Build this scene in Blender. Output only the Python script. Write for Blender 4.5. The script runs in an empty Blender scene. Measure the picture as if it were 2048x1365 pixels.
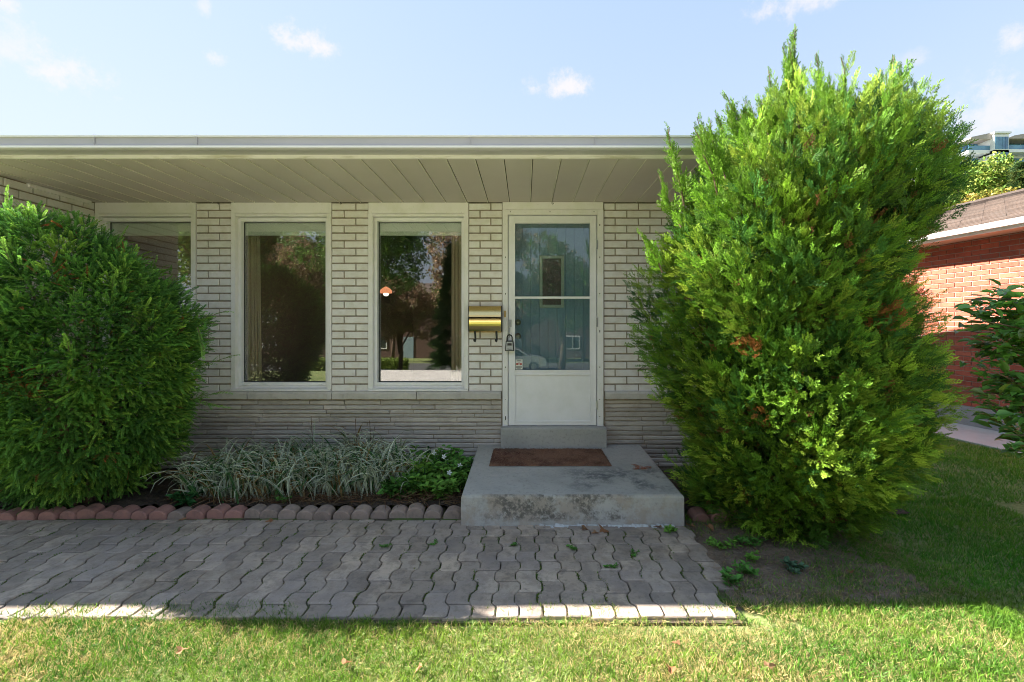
import bpy, bmesh, math, random
import numpy as np
from mathutils import Vector, Matrix
R = math.radians
random.seed(7)
rng = np.random.default_rng(11)
scene = bpy.context.scene
COL = scene.collection

# ------------------------------------------------------------ camera
F = 930.0            # focal length in pixels of a 2048 px wide picture
VX, VY, CH = 1050.0, 650.0, 1.5
cam_d = bpy.data.cameras.new('camera')
cam = bpy.data.objects.new('camera', cam_d)
COL.objects.link(cam)
cam.location = (0, 0, CH)
cam.rotation_euler = (R(90), 0, 0)
cam_d.sensor_width = 36
cam_d.lens = 36 * F / 2048
cam_d.shift_x = -(VX - 1024) / 2048
cam_d.shift_y = -(682.5 - VY) / 2048
cam_d.clip_start = 0.05
cam_d.clip_end = 3000
scene.camera = cam

def PX(px, Y): return (px - VX) / F * Y
def PZ(py, Y): return CH - (py - VY) / F * Y

# ------------------------------------------------------------ light
SUN_K = 1.35                                  # metres of shadow to the right per metre of height
sdir = Vector((SUN_K, -0.300, -1.0)).normalized()
to_sun = -sdir
elev = math.asin(to_sun.z)
azim = math.atan2(to_sun.x, to_sun.y)
scene.view_settings.view_transform = 'Standard'
scene.view_settings.look = 'None'
scene.view_settings.gamma = 1
scene.view_settings.exposure = 2.82
scene.render.engine = 'CYCLES'
scene.cycles.max_bounces = 8
scene.cycles.filter_width = 1.0
scene.cycles.use_denoising = True
scene.cycles.denoising_prefilter = 'ACCURATE'
scene.cycles.sample_clamp_indirect = 0
scene.cycles.transparent_max_bounces = 12
scene.cycles.diffuse_bounces = 4
SKY_STRENGTH = 0.088
SUN_STRENGTH = 3.75

world = bpy.data.worlds.new("World")
scene.world = world
world.use_nodes = True
wn, wl = world.node_tree.nodes, world.node_tree.links
wn.clear()
w_out = wn.new('ShaderNodeOutputWorld')
w_bg = wn.new('ShaderNodeBackground')
w_sky = wn.new('ShaderNodeTexSky')
w_sky.sky_type = 'NISHITA'
w_sky.sun_disc = False
w_sky.sun_elevation = elev
w_sky.sun_rotation = azim
w_sky.altitude = 100
w_sky.air_density = 1.0
w_sky.dust_density = 0.0
w_sky.ozone_density = 2.0
w_bg.inputs['Strength'].default_value = SKY_STRENGTH

def wmath(op, a, b=None, c=None):
    n = wn.new('ShaderNodeMath'); n.operation = op
    for i, v in enumerate((a, b, c)):
        if v is None: continue
        if isinstance(v, (int, float)): n.inputs[i].default_value = v
        else: wl.new(v, n.inputs[i])
    return n.outputs[0]

tc = wn.new('ShaderNodeTexCoord')
sx = wn.new('ShaderNodeSeparateXYZ'); wl.new(tc.outputs['Generated'], sx.inputs[0])
az = wmath('MULTIPLY', wmath('ARCTAN2', sx.outputs[0], sx.outputs[1]), 180 / math.pi)
el = wmath('MULTIPLY', wmath('ARCSINE', sx.outputs[2]), 180 / math.pi)
azm = wmath('SUBTRACT', wmath('FLOORED_MODULO', wmath('ADD', az, 55.0), 110.0), 55.0)
nz = wn.new('ShaderNodeTexNoise'); nz.inputs['Scale'].default_value = 19; nz.inputs['Detail'].default_value = 7
nz.inputs['Roughness'].default_value = 0.72
wl.new(tc.outputs['Generated'], nz.inputs['Vector'])
nzv = wmath('MULTIPLY', wmath('SUBTRACT', nz.outputs['Fac'], 0.5), 3.4)
mask = None
def cloud(px, py, wx, wy, dens=1.0):
    """a small cloud whose direction in the sky is that of pixel (px, py)"""
    global mask
    v = Vector(((px - VX) / F, 1, -(py - VY) / F)).normalized()
    a = math.degrees(math.atan2(v.x, v.y)); e = math.degrees(math.asin(v.z))
    wx *= 1.35; wy *= 1.35; ra = math.degrees(wx / F * math.cos(R(a)) ** 2) ; re = math.degrees(wy / F * math.cos(R(a)) * math.cos(R(e))**2)
    dx = wmath('DIVIDE', wmath('SUBTRACT', azm, a), ra)
    dy = wmath('DIVIDE', wmath('SUBTRACT', el, e), re)
    # flatter underside: squash distances below the centre
    dy = wmath('MAXIMUM', dy, wmath('MULTIPLY', dy, -1.6))
    d = wmath('SQRT', wmath('ADD', wmath('MULTIPLY', dx, dx), wmath('MULTIPLY', dy, dy)))
    m = wmath('SUBTRACT', wmath('ADD', 1.0, nzv), d)
    n = wn.new('ShaderNodeMapRange'); n.interpolation_type = 'SMOOTHSTEP'
    n.inputs[1].default_value = 0.0; n.inputs[2].default_value = 1.15
    n.inputs[3].default_value = 0; n.inputs[4].default_value = dens
    wl.new(m, n.inputs[0])
    mask = n.outputs[0] if mask is None else wmath('MAXIMUM', mask, n.outputs[0])
cloud(600, 88, 62, 32, .9); cloud(437, 120, 26, 18, .65); cloud(120, 152, 105, 42, .75); cloud(20, 105, 60, 50, .55)
cloud(1132, 176, 55, 30, .85); cloud(1610, 4, 95, 34, .75); cloud(2030, 82, 50, 30, .7)
cloud(1990, 235, 170, 75, .7); cloud(405, 12, 18, 26, .5); cloud(1830, 120, 40, 22, .35); cloud(0, 4, 40, 26, .7)
mix = wn.new('ShaderNodeMix'); mix.data_type = 'RGBA'
wl.new(mask, mix.inputs['Factor'])
# pale veil of thin air near the horizon
tint = wn.new('ShaderNodeMix'); tint.data_type = 'RGBA'; tint.blend_type = 'MULTIPLY'
tint.inputs['Factor'].default_value = 1.0
wl.new(w_sky.outputs[0], tint.inputs[6]); tint.inputs[7].default_value = (0.97, 0.93, 0.96, 1)
# brightest parts of the sky eased down, and a thin even veil over all of it
def wvec(op, x, y):
    n = wn.new('ShaderNodeVectorMath'); n.operation = op
    for i, v in enumerate((x, y)):
        if isinstance(v, tuple): n.inputs[i].default_value = v
        else: wl.new(v, n.inputs[i])
    return n.outputs[0]
soft = wvec('DIVIDE', tint.outputs[2], wvec('ADD', wvec('MULTIPLY', tint.outputs[2], (1.0, 1.0, 1.0)), (1, 1, 1)))
veil = wvec('ADD', wvec('MULTIPLY', soft, (1.7, 1.7, 1.7)), (.08, .16, .38))
wl.new(veil, mix.inputs[6])
mix.inputs[7].default_value = (1.68, 1.60, 1.66, 1)
wl.new(mix.outputs[2], w_bg.inputs['Color'])
wl.new(w_bg.outputs[0], w_out.inputs['Surface'])

sl = bpy.data.lights.new('sun', 'SUN')
sl.energy = SUN_STRENGTH
sl.angle = R(0.53)
sl.color = (1.0, 0.93, 0.82)
so = bpy.data.objects.new('sun', sl)
so.rotation_euler = sdir.to_track_quat('-Z', 'Y').to_euler()
COL.objects.link(so)

# ------------------------------------------------------------ materials
MATS = {}
def rgb(c): return (c[0], c[1], c[2], 1.0)
def mat(name, base, rough=0.75, layers=(), bump=(), rand=0.0, rand_col=None, metal=0.0, spec=0.3, attr=None, trans=0.0, coat=0.0):
    """base colour, then noise layers (scale, colour, lo, hi, stretch), bump noises (scale, strength, distance, stretch)"""
    m = bpy.data.materials.new(name); m.use_nodes = True
    n, l = m.node_tree.nodes, m.node_tree.links
    n.clear()
    out = n.new('ShaderNodeOutputMaterial'); p = n.new('ShaderNodeBsdfPrincipled')
    p.inputs['Roughness'].default_value = rough; p.inputs['Metallic'].default_value = metal
    p.inputs['Specular IOR Level'].default_value = spec
    if coat: p.inputs['Coat Weight'].default_value = coat
    geo = n.new('ShaderNodeNewGeometry')
    oi = n.new('ShaderNodeObjectInfo')
    def vec(stretch, shift=0.0):
        mp = n.new('ShaderNodeVectorMath'); mp.operation = 'MULTIPLY'
        mp.inputs[1].default_value = stretch
        l.new(geo.outputs['Position'], mp.inputs[0]); return mp.outputs[0]
    if attr:
        at = n.new('ShaderNodeAttribute'); at.attribute_name = attr
        cur = at.outputs['Color']
    else:
        c = n.new('ShaderNodeRGB'); c.outputs[0].default_value = rgb(base); cur = c.outputs[0]
    def mixc(fac, a, b, mode='MIX'):
        x = n.new('ShaderNodeMix'); x.data_type = 'RGBA'; x.blend_type = mode
        if isinstance(fac, float): x.inputs['Factor'].default_value = fac
        else: l.new(fac, x.inputs['Factor'])
        l.new(a, x.inputs[6])
        if isinstance(b, tuple): x.inputs[7].default_value = rgb(b)
        else: l.new(b, x.inputs[7])
        return x.outputs[2]
    if rand_col:
        cur = mixc(oi.outputs['Random'], cur, rand_col)
    for L in layers:
        sc_, col_, lo, hi = L[:4]; st = L[4] if len(L) > 4 else (1, 1, 1)
        t = n.new('ShaderNodeTexNoise'); t.inputs['Scale'].default_value = sc_; t.inputs['Detail'].default_value = 6
        t.inputs['Roughness'].default_value = 0.65
        l.new(vec(st), t.inputs['Vector'])
        r = n.new('ShaderNodeMapRange'); r.inputs[1].default_value = lo; r.inputs[2].default_value = hi
        l.new(t.outputs['Fac'], r.inputs[0])
        cur = mixc(r.outputs[0], cur, col_)
    if rand:
        r = n.new('ShaderNodeMapRange'); r.inputs[3].default_value = 1 - rand; r.inputs[4].default_value = 1 + rand
        w = n.new('ShaderNodeTexWhiteNoise'); w.noise_dimensions = '1D'
        l.new(oi.outputs['Random'], w.inputs['W']); l.new(w.outputs['Value'], r.inputs[0])
        vm = n.new('ShaderNodeVectorMath'); vm.operation = 'SCALE'
        l.new(cur, vm.inputs[0]); l.new(r.outputs[0], vm.inputs['Scale']); cur = vm.outputs[0]
    l.new(cur, p.inputs['Base Color'])
    nrm = None
    for b in bump:
        sc_, stg, dist = b[:3]; st = b[3] if len(b) > 3 else (1, 1, 1)
        t = n.new('ShaderNodeTexNoise'); t.inputs['Scale'].default_value = sc_; t.inputs['Detail'].default_value = 5
        l.new(vec(st), t.inputs['Vector'])
        bn = n.new('ShaderNodeBump'); bn.inputs['Strength'].default_value = stg; bn.inputs['Distance'].default_value = dist
        l.new(t.outputs['Fac'], bn.inputs['Height'])
        if nrm: l.new(nrm, bn.inputs['Normal'])
        nrm = bn.outputs[0]
    if nrm: l.new(nrm, p.inputs['Normal'])
    sh = p.outputs[0]
    if trans:
        tr = n.new('ShaderNodeBsdfTranslucent'); l.new(cur, tr.inputs['Color'])
        mx = n.new('ShaderNodeMixShader'); mx.inputs[0].default_value = trans
        l.new(sh, mx.inputs[1]); l.new(tr.outputs[0], mx.inputs[2]); sh = mx.outputs[0]
    l.new(sh, out.inputs['Surface'])
    MATS[name] = m
    return m

def glass_mat(name, refl, tint=(1, 1, 1), rough=0.0, milk=0.0, milk_col=(.5, .6, .65)):
    m = bpy.data.materials.new(name); m.use_nodes = True
    n, l = m.node_tree.nodes, m.node_tree.links; n.clear()
    out = n.new('ShaderNodeOutputMaterial'); g = n.new('ShaderNodeBsdfGlossy'); t = n.new('ShaderNodeBsdfTransparent')
    g.inputs['Roughness'].default_value = rough; t.inputs['Color'].default_value = rgb(tint)
    geo = n.new('ShaderNodeNewGeometry')
    tn = n.new('ShaderNodeTexNoise'); tn.inputs['Scale'].default_value = 1.3; tn.inputs['Detail'].default_value = 1
    l.new(geo.outputs['Position'], tn.inputs['Vector'])
    b = n.new('ShaderNodeBump'); b.inputs['Strength'].default_value = 0.25; b.inputs['Distance'].default_value = 0.004
    l.new(tn.outputs['Fac'], b.inputs['Height']); l.new(b.outputs[0], g.inputs['Normal'])
    lw = n.new('ShaderNodeLayerWeight'); lw.inputs['Blend'].default_value = .5
    pw = n.new('ShaderNodeMath'); pw.operation = 'POWER'; l.new(lw.outputs['Facing'], pw.inputs[0]); pw.inputs[1].default_value = 5
    fr = n.new('ShaderNodeMath'); fr.operation = 'MULTIPLY_ADD'; l.new(pw.outputs[0], fr.inputs[0]); fr.inputs[1].default_value = 1 - refl; fr.inputs[2].default_value = refl
    mx = n.new('ShaderNodeMixShader')
    l.new(fr.outputs[0], mx.inputs[0]); l.new(t.outputs[0], mx.inputs[1]); l.new(g.outputs[0], mx.inputs[2])
    sh = mx.outputs[0]
    if milk:
        d = n.new('ShaderNodeBsdfDiffuse'); d.inputs['Color'].default_value = rgb(milk_col)
        m2 = n.new('ShaderNodeMixShader'); m2.inputs[0].default_value = milk
        l.new(sh, m2.inputs[1]); l.new(d.outputs[0], m2.inputs[2]); sh = m2.outputs[0]
    l.new(sh, out.inputs['Surface'])
    MATS[name] = m; return m

def emit_mat(name, col, strength):
    m = bpy.data.materials.new(name); m.use_nodes = True
    n, l = m.node_tree.nodes, m.node_tree.links; n.clear()
    out = n.new('ShaderNodeOutputMaterial'); e = n.new('ShaderNodeEmission')
    e.inputs[0].default_value = rgb(col); e.inputs[1].default_value = strength
    l.new(e.outputs[0], out.inputs[0]); MATS[name] = m; return m

mat('white_brick', (.84, .79, .80), .42, [(9, (.68, .62, .57), .42, .72), (2.0, (.72, .66, .62), .45, .65), (60, (.84, .82, .80), .45, .75, (.25, 1, 3))],
    [(90, .25, .002, (.15, 1, 2.2)), (14, .2, .003)], rand=.05, rand_col=(.82, .80, .79), spec=.4)
mat('white_mortar', (.36, .30, .24), .9, [(30, (.22, .18, .13), .45, .7)], [(120, .5, .003)])
mat('red_brick', (.33, .078, .05), .85, [(14, (.20, .045, .03), .5, .75), (50, (.42, .15, .09), .45, .8, (1, 1, 3))],
    [(90, .5, .004, (.6, .6, 2))], rand=.22, rand_col=(.38, .105, .065))
mat('pale_mortar', (.50, .46, .42), .9, [(20, (.38, .34, .30), .45, .7)], [(120, .4, .003)])
mat('ledge_stone', (.62, .55, .50), .85, [(5, (.44, .385, .345), .45, .7), (40, (.60, .56, .52), .5, .75, (.3, 1, 2))],
    [(60, .6, .006, (.5, 1, 1.6)), (14, .5, .01)], rand=.12, rand_col=(.48, .44, .41))
mat('sill_stone', (.60, .56, .52), .85, [(6, (.48, .44, .40), .45, .75), (60, (.55, .52, .48), .5, .8)],
    [(50, .55, .006), (12, .5, .012)], rand=.07)
mat('white_paint', (.87, .835, .84), .45, [(7, (.78, .76, .70), .45, .75), (35, (.60, .58, .50), .62, .8)], [(40, .08, .002)], spec=.4)
mat('vinyl_white', (.88, .86, .88), .38, [(5, (.74, .73, .69), .45, .8)], spec=.45)
mat('door_enamel', (.89, .87, .91), .36, [(4, (.80, .79, .80), .40, .7), (28, (.62, .60, .56), .68, .8)], spec=.5)
mat('soffit_metal', (.60, .53, .525), .5, [(3, (.58, .51, .50), .4, .7)], spec=.3, rand=.03)
mat('soffit_highlight', (.80, .75, .68), .5)  # paler than the boards: groove highlight put into the colour
mat('lip_highlight_white', (.85, .82, .86), .35)  # white that paints the highlight on the gutter's lips
mat('gutter_metal', (.47, .44, .50), .38, [(4, (.40, .38, .42), .45, .7, (.3, 1, 1)), (30, (.42, .40, .37), .66, .8, (.2, 1, 2))], spec=.5)
mat('dark_gap_shade', (.09, .08, .065), .9)  # near-black for the board gaps and the shade under the gutter
mat('fascia_paint', (.78, .73, .74), .5, [(8, (.45, .41, .32), .5, .75, (.4, 1, 3))])
mat('asphalt_shingle', (.085, .062, .052), .95, [(40, (.15, .11, .09), .45, .7), (3, (.10, .08, .07), .5, .7)], [(200, .8, .004)], rand=.25)
mat('concrete', (.46, .445, .42), .9, [(2.2, (.38, .37, .35), .42, .66), (38, (.31, .295, .275), .52, .74), (160, (.52, .51, .48), .60, .72)],
    [(120, .45, .004), (14, .3, .008)])
mat('concrete_walk', (.47, .52, .50), .9, [(2, (.41, .45, .43), .42, .66), (60, (.36, .32, .29), .55, .75)], [(120, .3, .003)])
mat('foundation_concrete', (.34, .345, .34), .9, [(3, (.27, .275, .27), .42, .66), (30, (.22, .22, .21), .58, .75)], [(40, .35, .006)])
mat('paver_concrete', (.50, .395, .305), .93, [(9, (.30, .235, .185), .46, .62), (1.6, (.31, .26, .235), .40, .62), (26, (.24, .20, .165), .5, .72), (170, (.60, .52, .45), .60, .75)],
    [(150, .6, .004), (22, .5, .008)], rand=.20, rand_col=(.40, .33, .27))
mat('path_bedding', (.085, .065, .045), .95, [(5, (.09, .15, .03), .44, .54), (60, (.12, .10, .075), .5, .7)], [(90, .8, .01)])
mat('edging_red', (.42, .215, .175), .9, [(20, (.29, .165, .14), .45, .7), (90, (.42, .22, .18), .55, .8)], [(90, .6, .005)], rand=.12)
mat('edging_grey', (.36, .27, .225), .9, [(20, (.25, .195, .165), .45, .7), (90, (.30, .25, .22), .55, .8)], [(90, .6, .005)], rand=.12)
mat('soil', (.095, .07, .052), .97, [(9, (.045, .034, .027), .42, .66), (55, (.15, .115, .085), .56, .74)], [(60, .9, .02), (13, .7, .03)])
mat('dry_soil', (.25, .19, .15), .97, [(6, (.15, .115, .09), .42, .66), (60, (.40, .32, .25), .56, .74)], [(60, .9, .02), (13, .7, .03)])
mat('lawn_soil', (.20, .235, .09), .95, [(2.2, (.32, .29, .15), .50, .68), (25, (.12, .17, .04), .42, .62)], [(50, .8, .02)])
mat('foliage', (.1, .2, .05), .58, attr='tint', trans=.26, spec=.25)
mat('glossy_leaf', (.1, .2, .05), .34, attr='tint', trans=.34, spec=.5)
mat('grass_blades', (.1, .2, .05), .5, attr='tint', trans=.35, spec=.25)
mat('dry_leaf', (.30, .13, .06), .7, rand=.3, rand_col=(.38, .22, .12), trans=.2)
mat('bark', (.16, .11, .075), .9, [(18, (.09, .06, .04), .45, .7, (1, 1, .2))], [(30, .8, .02, (1, 1, .25))])
mat('brass', (.80, .62, .28), .20, [(3, (.74, .58, .27), .4, .7)], metal=1.0, bump=[(60, .03, .001, (.1, 1, 1))])
mat('old_brass', (.42, .30, .14), .35, metal=1.0)
mat('black_metal', (.02, .02, .02), .35, spec=.5)
mat('grey_metal', (.36, .37, .38), .35, metal=.6)
mat('dark_gasket', (.02, .02, .022), .6)
mat('lockbox_grey', (.42, .43, .45), .4, metal=.3)
mat('screw_dark', (.06, .05, .04), .6)
mat('coir', (.27, .14, .09), .95, [(5, (.12, .05, .035), .42, .62), (70, (.34, .22, .15), .5, .72), (2.2, (.10, .07, .055), .55, .72)], [(260, 1, .01), (20, .6, .01)])
mat('inner_door_paint', (.30, .385, .43), .5, [(4, (.25, .33, .375), .4, .7)])
mat('cream_trim', (.58, .55, .40), .5)
mat('brown_reflection_pane', (.10, .05, .038), .12, [(6, (.17, .09, .07), .45, .6)], spec=.6)  # brown reflections put into the pane's colour
mat('room_wall', (.21, .19, .175), .9, [(3, (.18, .165, .155), .4, .7)])
mat('room_floor', (.38, .24, .15), .4)
mat('curtain_cloth', (.88, .70, .54), .85, trans=.25)
mat('blind_cloth', (.80, .80, .77), .7)
mat('sticker_white', (.72, .72, .70), .5)
mat('sticker_red', (.45, .06, .04), .5)
mat('ink', (.05, .05, .06), .6)
mat('fascia_white', (.82, .82, .82), .35)
mat('neighbour_soffit', (.60, .42, .34), .6)
mat('flower_white', (.82, .84, .88), .5, trans=.3)
mat('house_block', (.45, .42, .38), .8, [(3, (.38, .35, .32), .4, .7)])
mat('apartment_white', (.72, .73, .76), .6)
mat('apartment_roof', (.35, .31, .29), .7)
mat('apartment_glass', (.05, .13, .24), .08, [(.35, (.10, .25, .38), .4, .6)], spec=.8)
mat('road_asphalt', (.09, .088, .085), .9, [(2, (.07, .07, .07), .4, .7), (80, (.13, .13, .125), .5, .75)], [(100, .4, .005)])
mat('pad_concrete', (.60, .56, .53), .9, [(2, (.52, .48, .45), .42, .66)], [(100, .3, .003)])
mat('car_silver', (.55, .57, .60), .25, metal=.5, spec=.6, coat=.5)
mat('car_glass', (.02, .025, .03), .06, spec=.8)
mat('tyre', (.02, .02, .02), .8)
mat('far_brick', (.16, .10, .08), .9, [(8, (.12, .075, .06), .4, .7)])
glass_mat('window_glass', .165, (.93, .96, .94))
glass_mat('storm_glass', .085, (.80, .88, .91), milk=.05, milk_col=(.30, .38, .42))
emit_mat('copper_glow', (1.0, .33, .16), .17)
emit_mat('bulb_glow', (1.0, .78, .58), .6)

# ------------------------------------------------------------ mesh helpers
class MB:
    def __init__(s): s.v = []; s.f = []; s.m = []
    def add(s, vs, fs, mi=0):
        o = len(s.v); s.v += [tuple(v) for v in vs]; s.f += [tuple(i + o for i in f) for f in fs]; s.m += [mi] * len(fs); return s
    def box(s, x0, x1, y0, y1, z0, z1, mi=0):
        v = [(x0,y0,z0),(x1,y0,z0),(x1,y1,z0),(x0,y1,z0),(x0,y0,z1),(x1,y0,z1),(x1,y1,z1),(x0,y1,z1)]
        return s.add(v, [(0,3,2,1),(4,5,6,7),(0,1,5,4),(1,2,6,5),(2,3,7,6),(3,0,4,7)], mi)
    def cbox(s, x0, x1, y0, y1, z0, z1, c, mi=0):
        """box with every edge of its front (-y) face chamfered by c"""
        v = [(x0,y1,z0),(x1,y1,z0),(x1,y1,z1),(x0,y1,z1),(x0,y0+c,z0),(x1,y0+c,z0),(x1,y0+c,z1),(x0,y0+c,z1),
             (x0+c,y0,z0+c),(x1-c,y0,z0+c),(x1-c,y0,z1-c),(x0+c,y0,z1-c)]
        return s.add(v, [(0,3,2,1),(0,1,5,4),(1,2,6,5),(2,3,7,6),(3,0,4,7),(4,5,9,8),(5,6,10,9),(6,7,11,10),(7,4,8,11),(8,9,10,11)], mi)
    def prism(s, prof, a0, a1, axis='x', mi=0):
        n = len(prof)
        def mk(p, a): return (a, p[0], p[1]) if axis == 'x' else ((p[0], a, p[1]) if axis == 'y' else (p[0], p[1], a))
        v = [mk(p, a0) for p in prof] + [mk(p, a1) for p in prof]
        return s.add(v, [tuple(range(n))[::-1], tuple(range(n, 2 * n))] + [(i, (i + 1) % n, n + (i + 1) % n, n + i) for i in range(n)], mi)
    def tube(s, pts, rad, n=8, mi=0):
        pts = [Vector(p) for p in pts]; base = len(s.v)
        rr = rad if isinstance(rad, (list, tuple)) else [rad] * len(pts)
        vs = []; u = None
        for i, p in enumerate(pts):
            d = (pts[min(i + 1, len(pts) - 1)] - pts[max(i - 1, 0)]).normalized()
            if u is None: u = d.orthogonal().normalized()
            u = (u - d * u.dot(d)).normalized(); w = d.cross(u)
            vs += [p + (u * math.cos(2 * math.pi * k / n) + w * math.sin(2 * math.pi * k / n)) * rr[i] for k in range(n)]
        fs = [(i * n + k, i * n + (k + 1) % n, (i + 1) * n + (k + 1) % n, (i + 1) * n + k) for i in range(len(pts) - 1) for k in range(n)]
        fs += [tuple(range(n))[::-1], tuple(range((len(pts) - 1) * n, len(pts) * n))]
        return s.add(vs, fs, mi)
    def lathe(s, prof, cx, cy, n=16, mi=0):
        vs = [(cx + r * math.cos(2*math.pi*k/n), cy + r * math.sin(2*math.pi*k/n), z) for r, z in prof for k in range(n)]
        fs = [(i*n+k, i*n+(k+1)%n, (i+1)*n+(k+1)%n, (i+1)*n+k) for i in range(len(prof)-1) for k in range(n)]
        fs += [tuple(range(n))[::-1], tuple(range((len(prof)-1)*n, len(prof)*n))]
        return s.add(vs, fs, mi)
    def mesh(s, name, mats, smooth=False):
        me = bpy.data.meshes.new(name); me.from_pydata(s.v, [], s.f)
        for m in (mats if isinstance(mats, (list, tuple)) else [mats]): me.materials.append(MATS[m])
        me.polygons.foreach_set('material_index', s.m)
        if smooth: me.polygons.foreach_set('use_smooth', [True] * len(s.f))
        me.update(); return me
    def build(s, name, mats, parent=None, smooth=False, bevel=0, loc=None):
        return link(name, s.mesh(name, mats, smooth), parent, bevel, loc)

def link(name, me, parent=None, bevel=0, loc=None, rot=None):
    o = bpy.data.objects.new(name, me); COL.objects.link(o)
    if parent is not None: o.parent = parent
    if loc is not None: o.location = loc
    if rot is not None: o.rotation_euler = rot
    if bevel:
        b = o.modifiers.new('bevel', 'BEVEL'); b.width = bevel; b.segments = 2; b.limit_method = 'ANGLE'; b.angle_limit = R(40)
    return o
def tag(o, label=None, cat=None, group=None, kind=None):
    if label: o['label'] = label
    if cat: o['category'] = cat
    if group: o['group'] = group
    if kind: o['kind'] = kind
    return o
def empty(name, loc=(0, 0, 0), rz=0, parent=None):
    o = bpy.data.objects.new(name, None); COL.objects.link(o); o.location = loc; o.rotation_euler = (0, 0, rz)
    o.empty_display_size = .2
    if parent is not None: o.parent = parent
    return o

def np_mesh(name, V, Q, matname, tint=None, smooth=False):
    """big mesh of equal-sided faces from numpy arrays; tint is a per-vertex colour"""
    k = Q.shape[1]
    me = bpy.data.meshes.new(name)
    me.vertices.add(len(V)); me.vertices.foreach_set('co', np.ascontiguousarray(V, dtype=np.float32).ravel())
    me.loops.add(Q.size); me.loops.foreach_set('vertex_index', np.ascontiguousarray(Q, dtype=np.int32).ravel())
    me.polygons.add(len(Q)); me.polygons.foreach_set('loop_start', np.arange(0, Q.size, k, dtype=np.int32))
    me.polygons.foreach_set('loop_total', np.full(len(Q), k, dtype=np.int32))
    if smooth: me.polygons.foreach_set('use_smooth', np.ones(len(Q), dtype=bool))
    me.update(calc_edges=True)
    if tint is not None:
        a = me.color_attributes.new('tint', 'FLOAT_COLOR', 'POINT')
        c = np.ones((len(V), 4), dtype=np.float32); c[:, :3] = tint
        a.data.foreach_set('color', c.ravel())
    me.materials.append(MATS[matname])
    return me

def unit(a): return a / np.maximum(np.linalg.norm(a, axis=1, keepdims=True), 1e-9)
def scatter(templates, P, A, N, S, C, which=None):
    """copy little leaf templates (verts, quads, vertex tints) to points P along directions A; returns joined arrays"""
    A = unit(A); X = unit(np.cross(A, N)); Z = np.cross(X, A)
    if which is None: which = rng.integers(0, len(templates), len(P))
    Vs, Qs, Ts, off = [], [], [], 0
    for t, (tv, tq, tt) in enumerate(templates):
        ix = np.where(which == t)[0]
        if len(ix) == 0: continue
        s = S[ix][:, None, None]
        v = P[ix][:, None, :] + s * (tv[None, :, 0:1] * X[ix][:, None, :] + tv[None, :, 1:2] * A[ix][:, None, :] + tv[None, :, 2:3] * Z[ix][:, None, :])
        c = C[ix][:, None, :] * tt[None, :, None]
        q = tq[None, :, :] + (np.arange(len(ix)) * len(tv))[:, None, None] + off
        Vs.append(v.reshape(-1, 3)); Qs.append(q.reshape(-1, tq.shape[1])); Ts.append(c.reshape(-1, 3)); off += len(ix) * len(tv)
    return np.concatenate(Vs), np.concatenate(Qs), np.concatenate(Ts)
def rand_dirs(n):
    return unit(rng.normal(size=(n, 3)))

def diamond(vs, qs, ts, p, d, w, L, t, r, zt=0.0):
    """one narrow four-sided leaf from p along d"""
    d = d / np.linalg.norm(d)
    side = np.cross(d, np.array([0, 0, 1.0]) + r.normal(size=3) * .45); side /= np.linalg.norm(side) + 1e-9
    o = len(vs)
    mid = p + d * L * .45 + np.array([0, 0, zt * L])
    vs += [p, mid + side * w, p + d * L, mid - side * w]
    ts += [t * .8, t, t * 1.15, t]
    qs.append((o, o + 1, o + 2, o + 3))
def pack(vs, qs, ts): return np.array(vs), np.array(qs), np.array(ts)

def juniper_spray(seed):
    r = np.random.default_rng(seed); vs, qs, ts = [], [], []
    stem = [np.array([0, 0, 0.])]
    d = np.array([0, 1., 0])
    for i in range(6):
        d = d + r.normal(size=3) * .1; d /= np.linalg.norm(d); stem.append(stem[-1] + d / 6)
    for i in range(6):
        diamond(vs, qs, ts, stem[i], stem[i + 1] - stem[i], .016, .24, .8, r)
    for i in range(1, 13):
        t = i / 13 * 6; a = int(t); p = stem[a] + (stem[min(a + 1, 6)] - stem[a]) * (t - a)
        s = 1 if i % 2 else -1
        L = .40 * (1 - .6 * i / 13) * r.uniform(.7, 1.2)
        dd = np.array([s * math.sin(.75), math.cos(.75), r.normal() * .35])
        q = p.copy()
        for k in range(3):
            e = q + dd / np.linalg.norm(dd) * L / 3
            diamond(vs, qs, ts, q, dd, .027, L / 3 * 1.4, .95 + .12 * k, r)
            if k < 2:
                for ss in (1, -1):
                    d2 = dd + np.array([ss * .6, .2, r.normal() * .4])
                    diamond(vs, qs, ts, e, d2, .024, L * .40, 1.1, r)
            q = e; dd = dd + np.array([-s * .12, .25, r.normal() * .15])
    return pack(vs, qs, ts)

def yew_spray(seed):
    r = np.random.default_rng(seed); vs, qs, ts = [], [], []
    p = np.array([0, 0, 0.]); d = np.array([0, 1., 0]); n = 19
    for i in range(n):
        f = i / n
        d = d + np.array([r.normal() * .03, 0, -.012]); d /= np.linalg.norm(d)
        q = p + d / n
        if i % 3 == 0: diamond(vs, qs, ts, p, d, .012, 3.4 / n, .7, r)
        for s in (1, -1):
            L = .20 * (1 - .55 * f ** 3) * r.uniform(.8, 1.15) * (1 if i > 1 else .7)
            dd = np.array([s, .75 + .5 * f, .22 + r.normal() * .16])
            diamond(vs, qs, ts, q, dd, .026, L, .8 + .5 * f ** 2, r)
        p = q
    diamond(vs, qs, ts, p, d, .025, .1, 1.4, r)
    return pack(vs, qs, ts)

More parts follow.
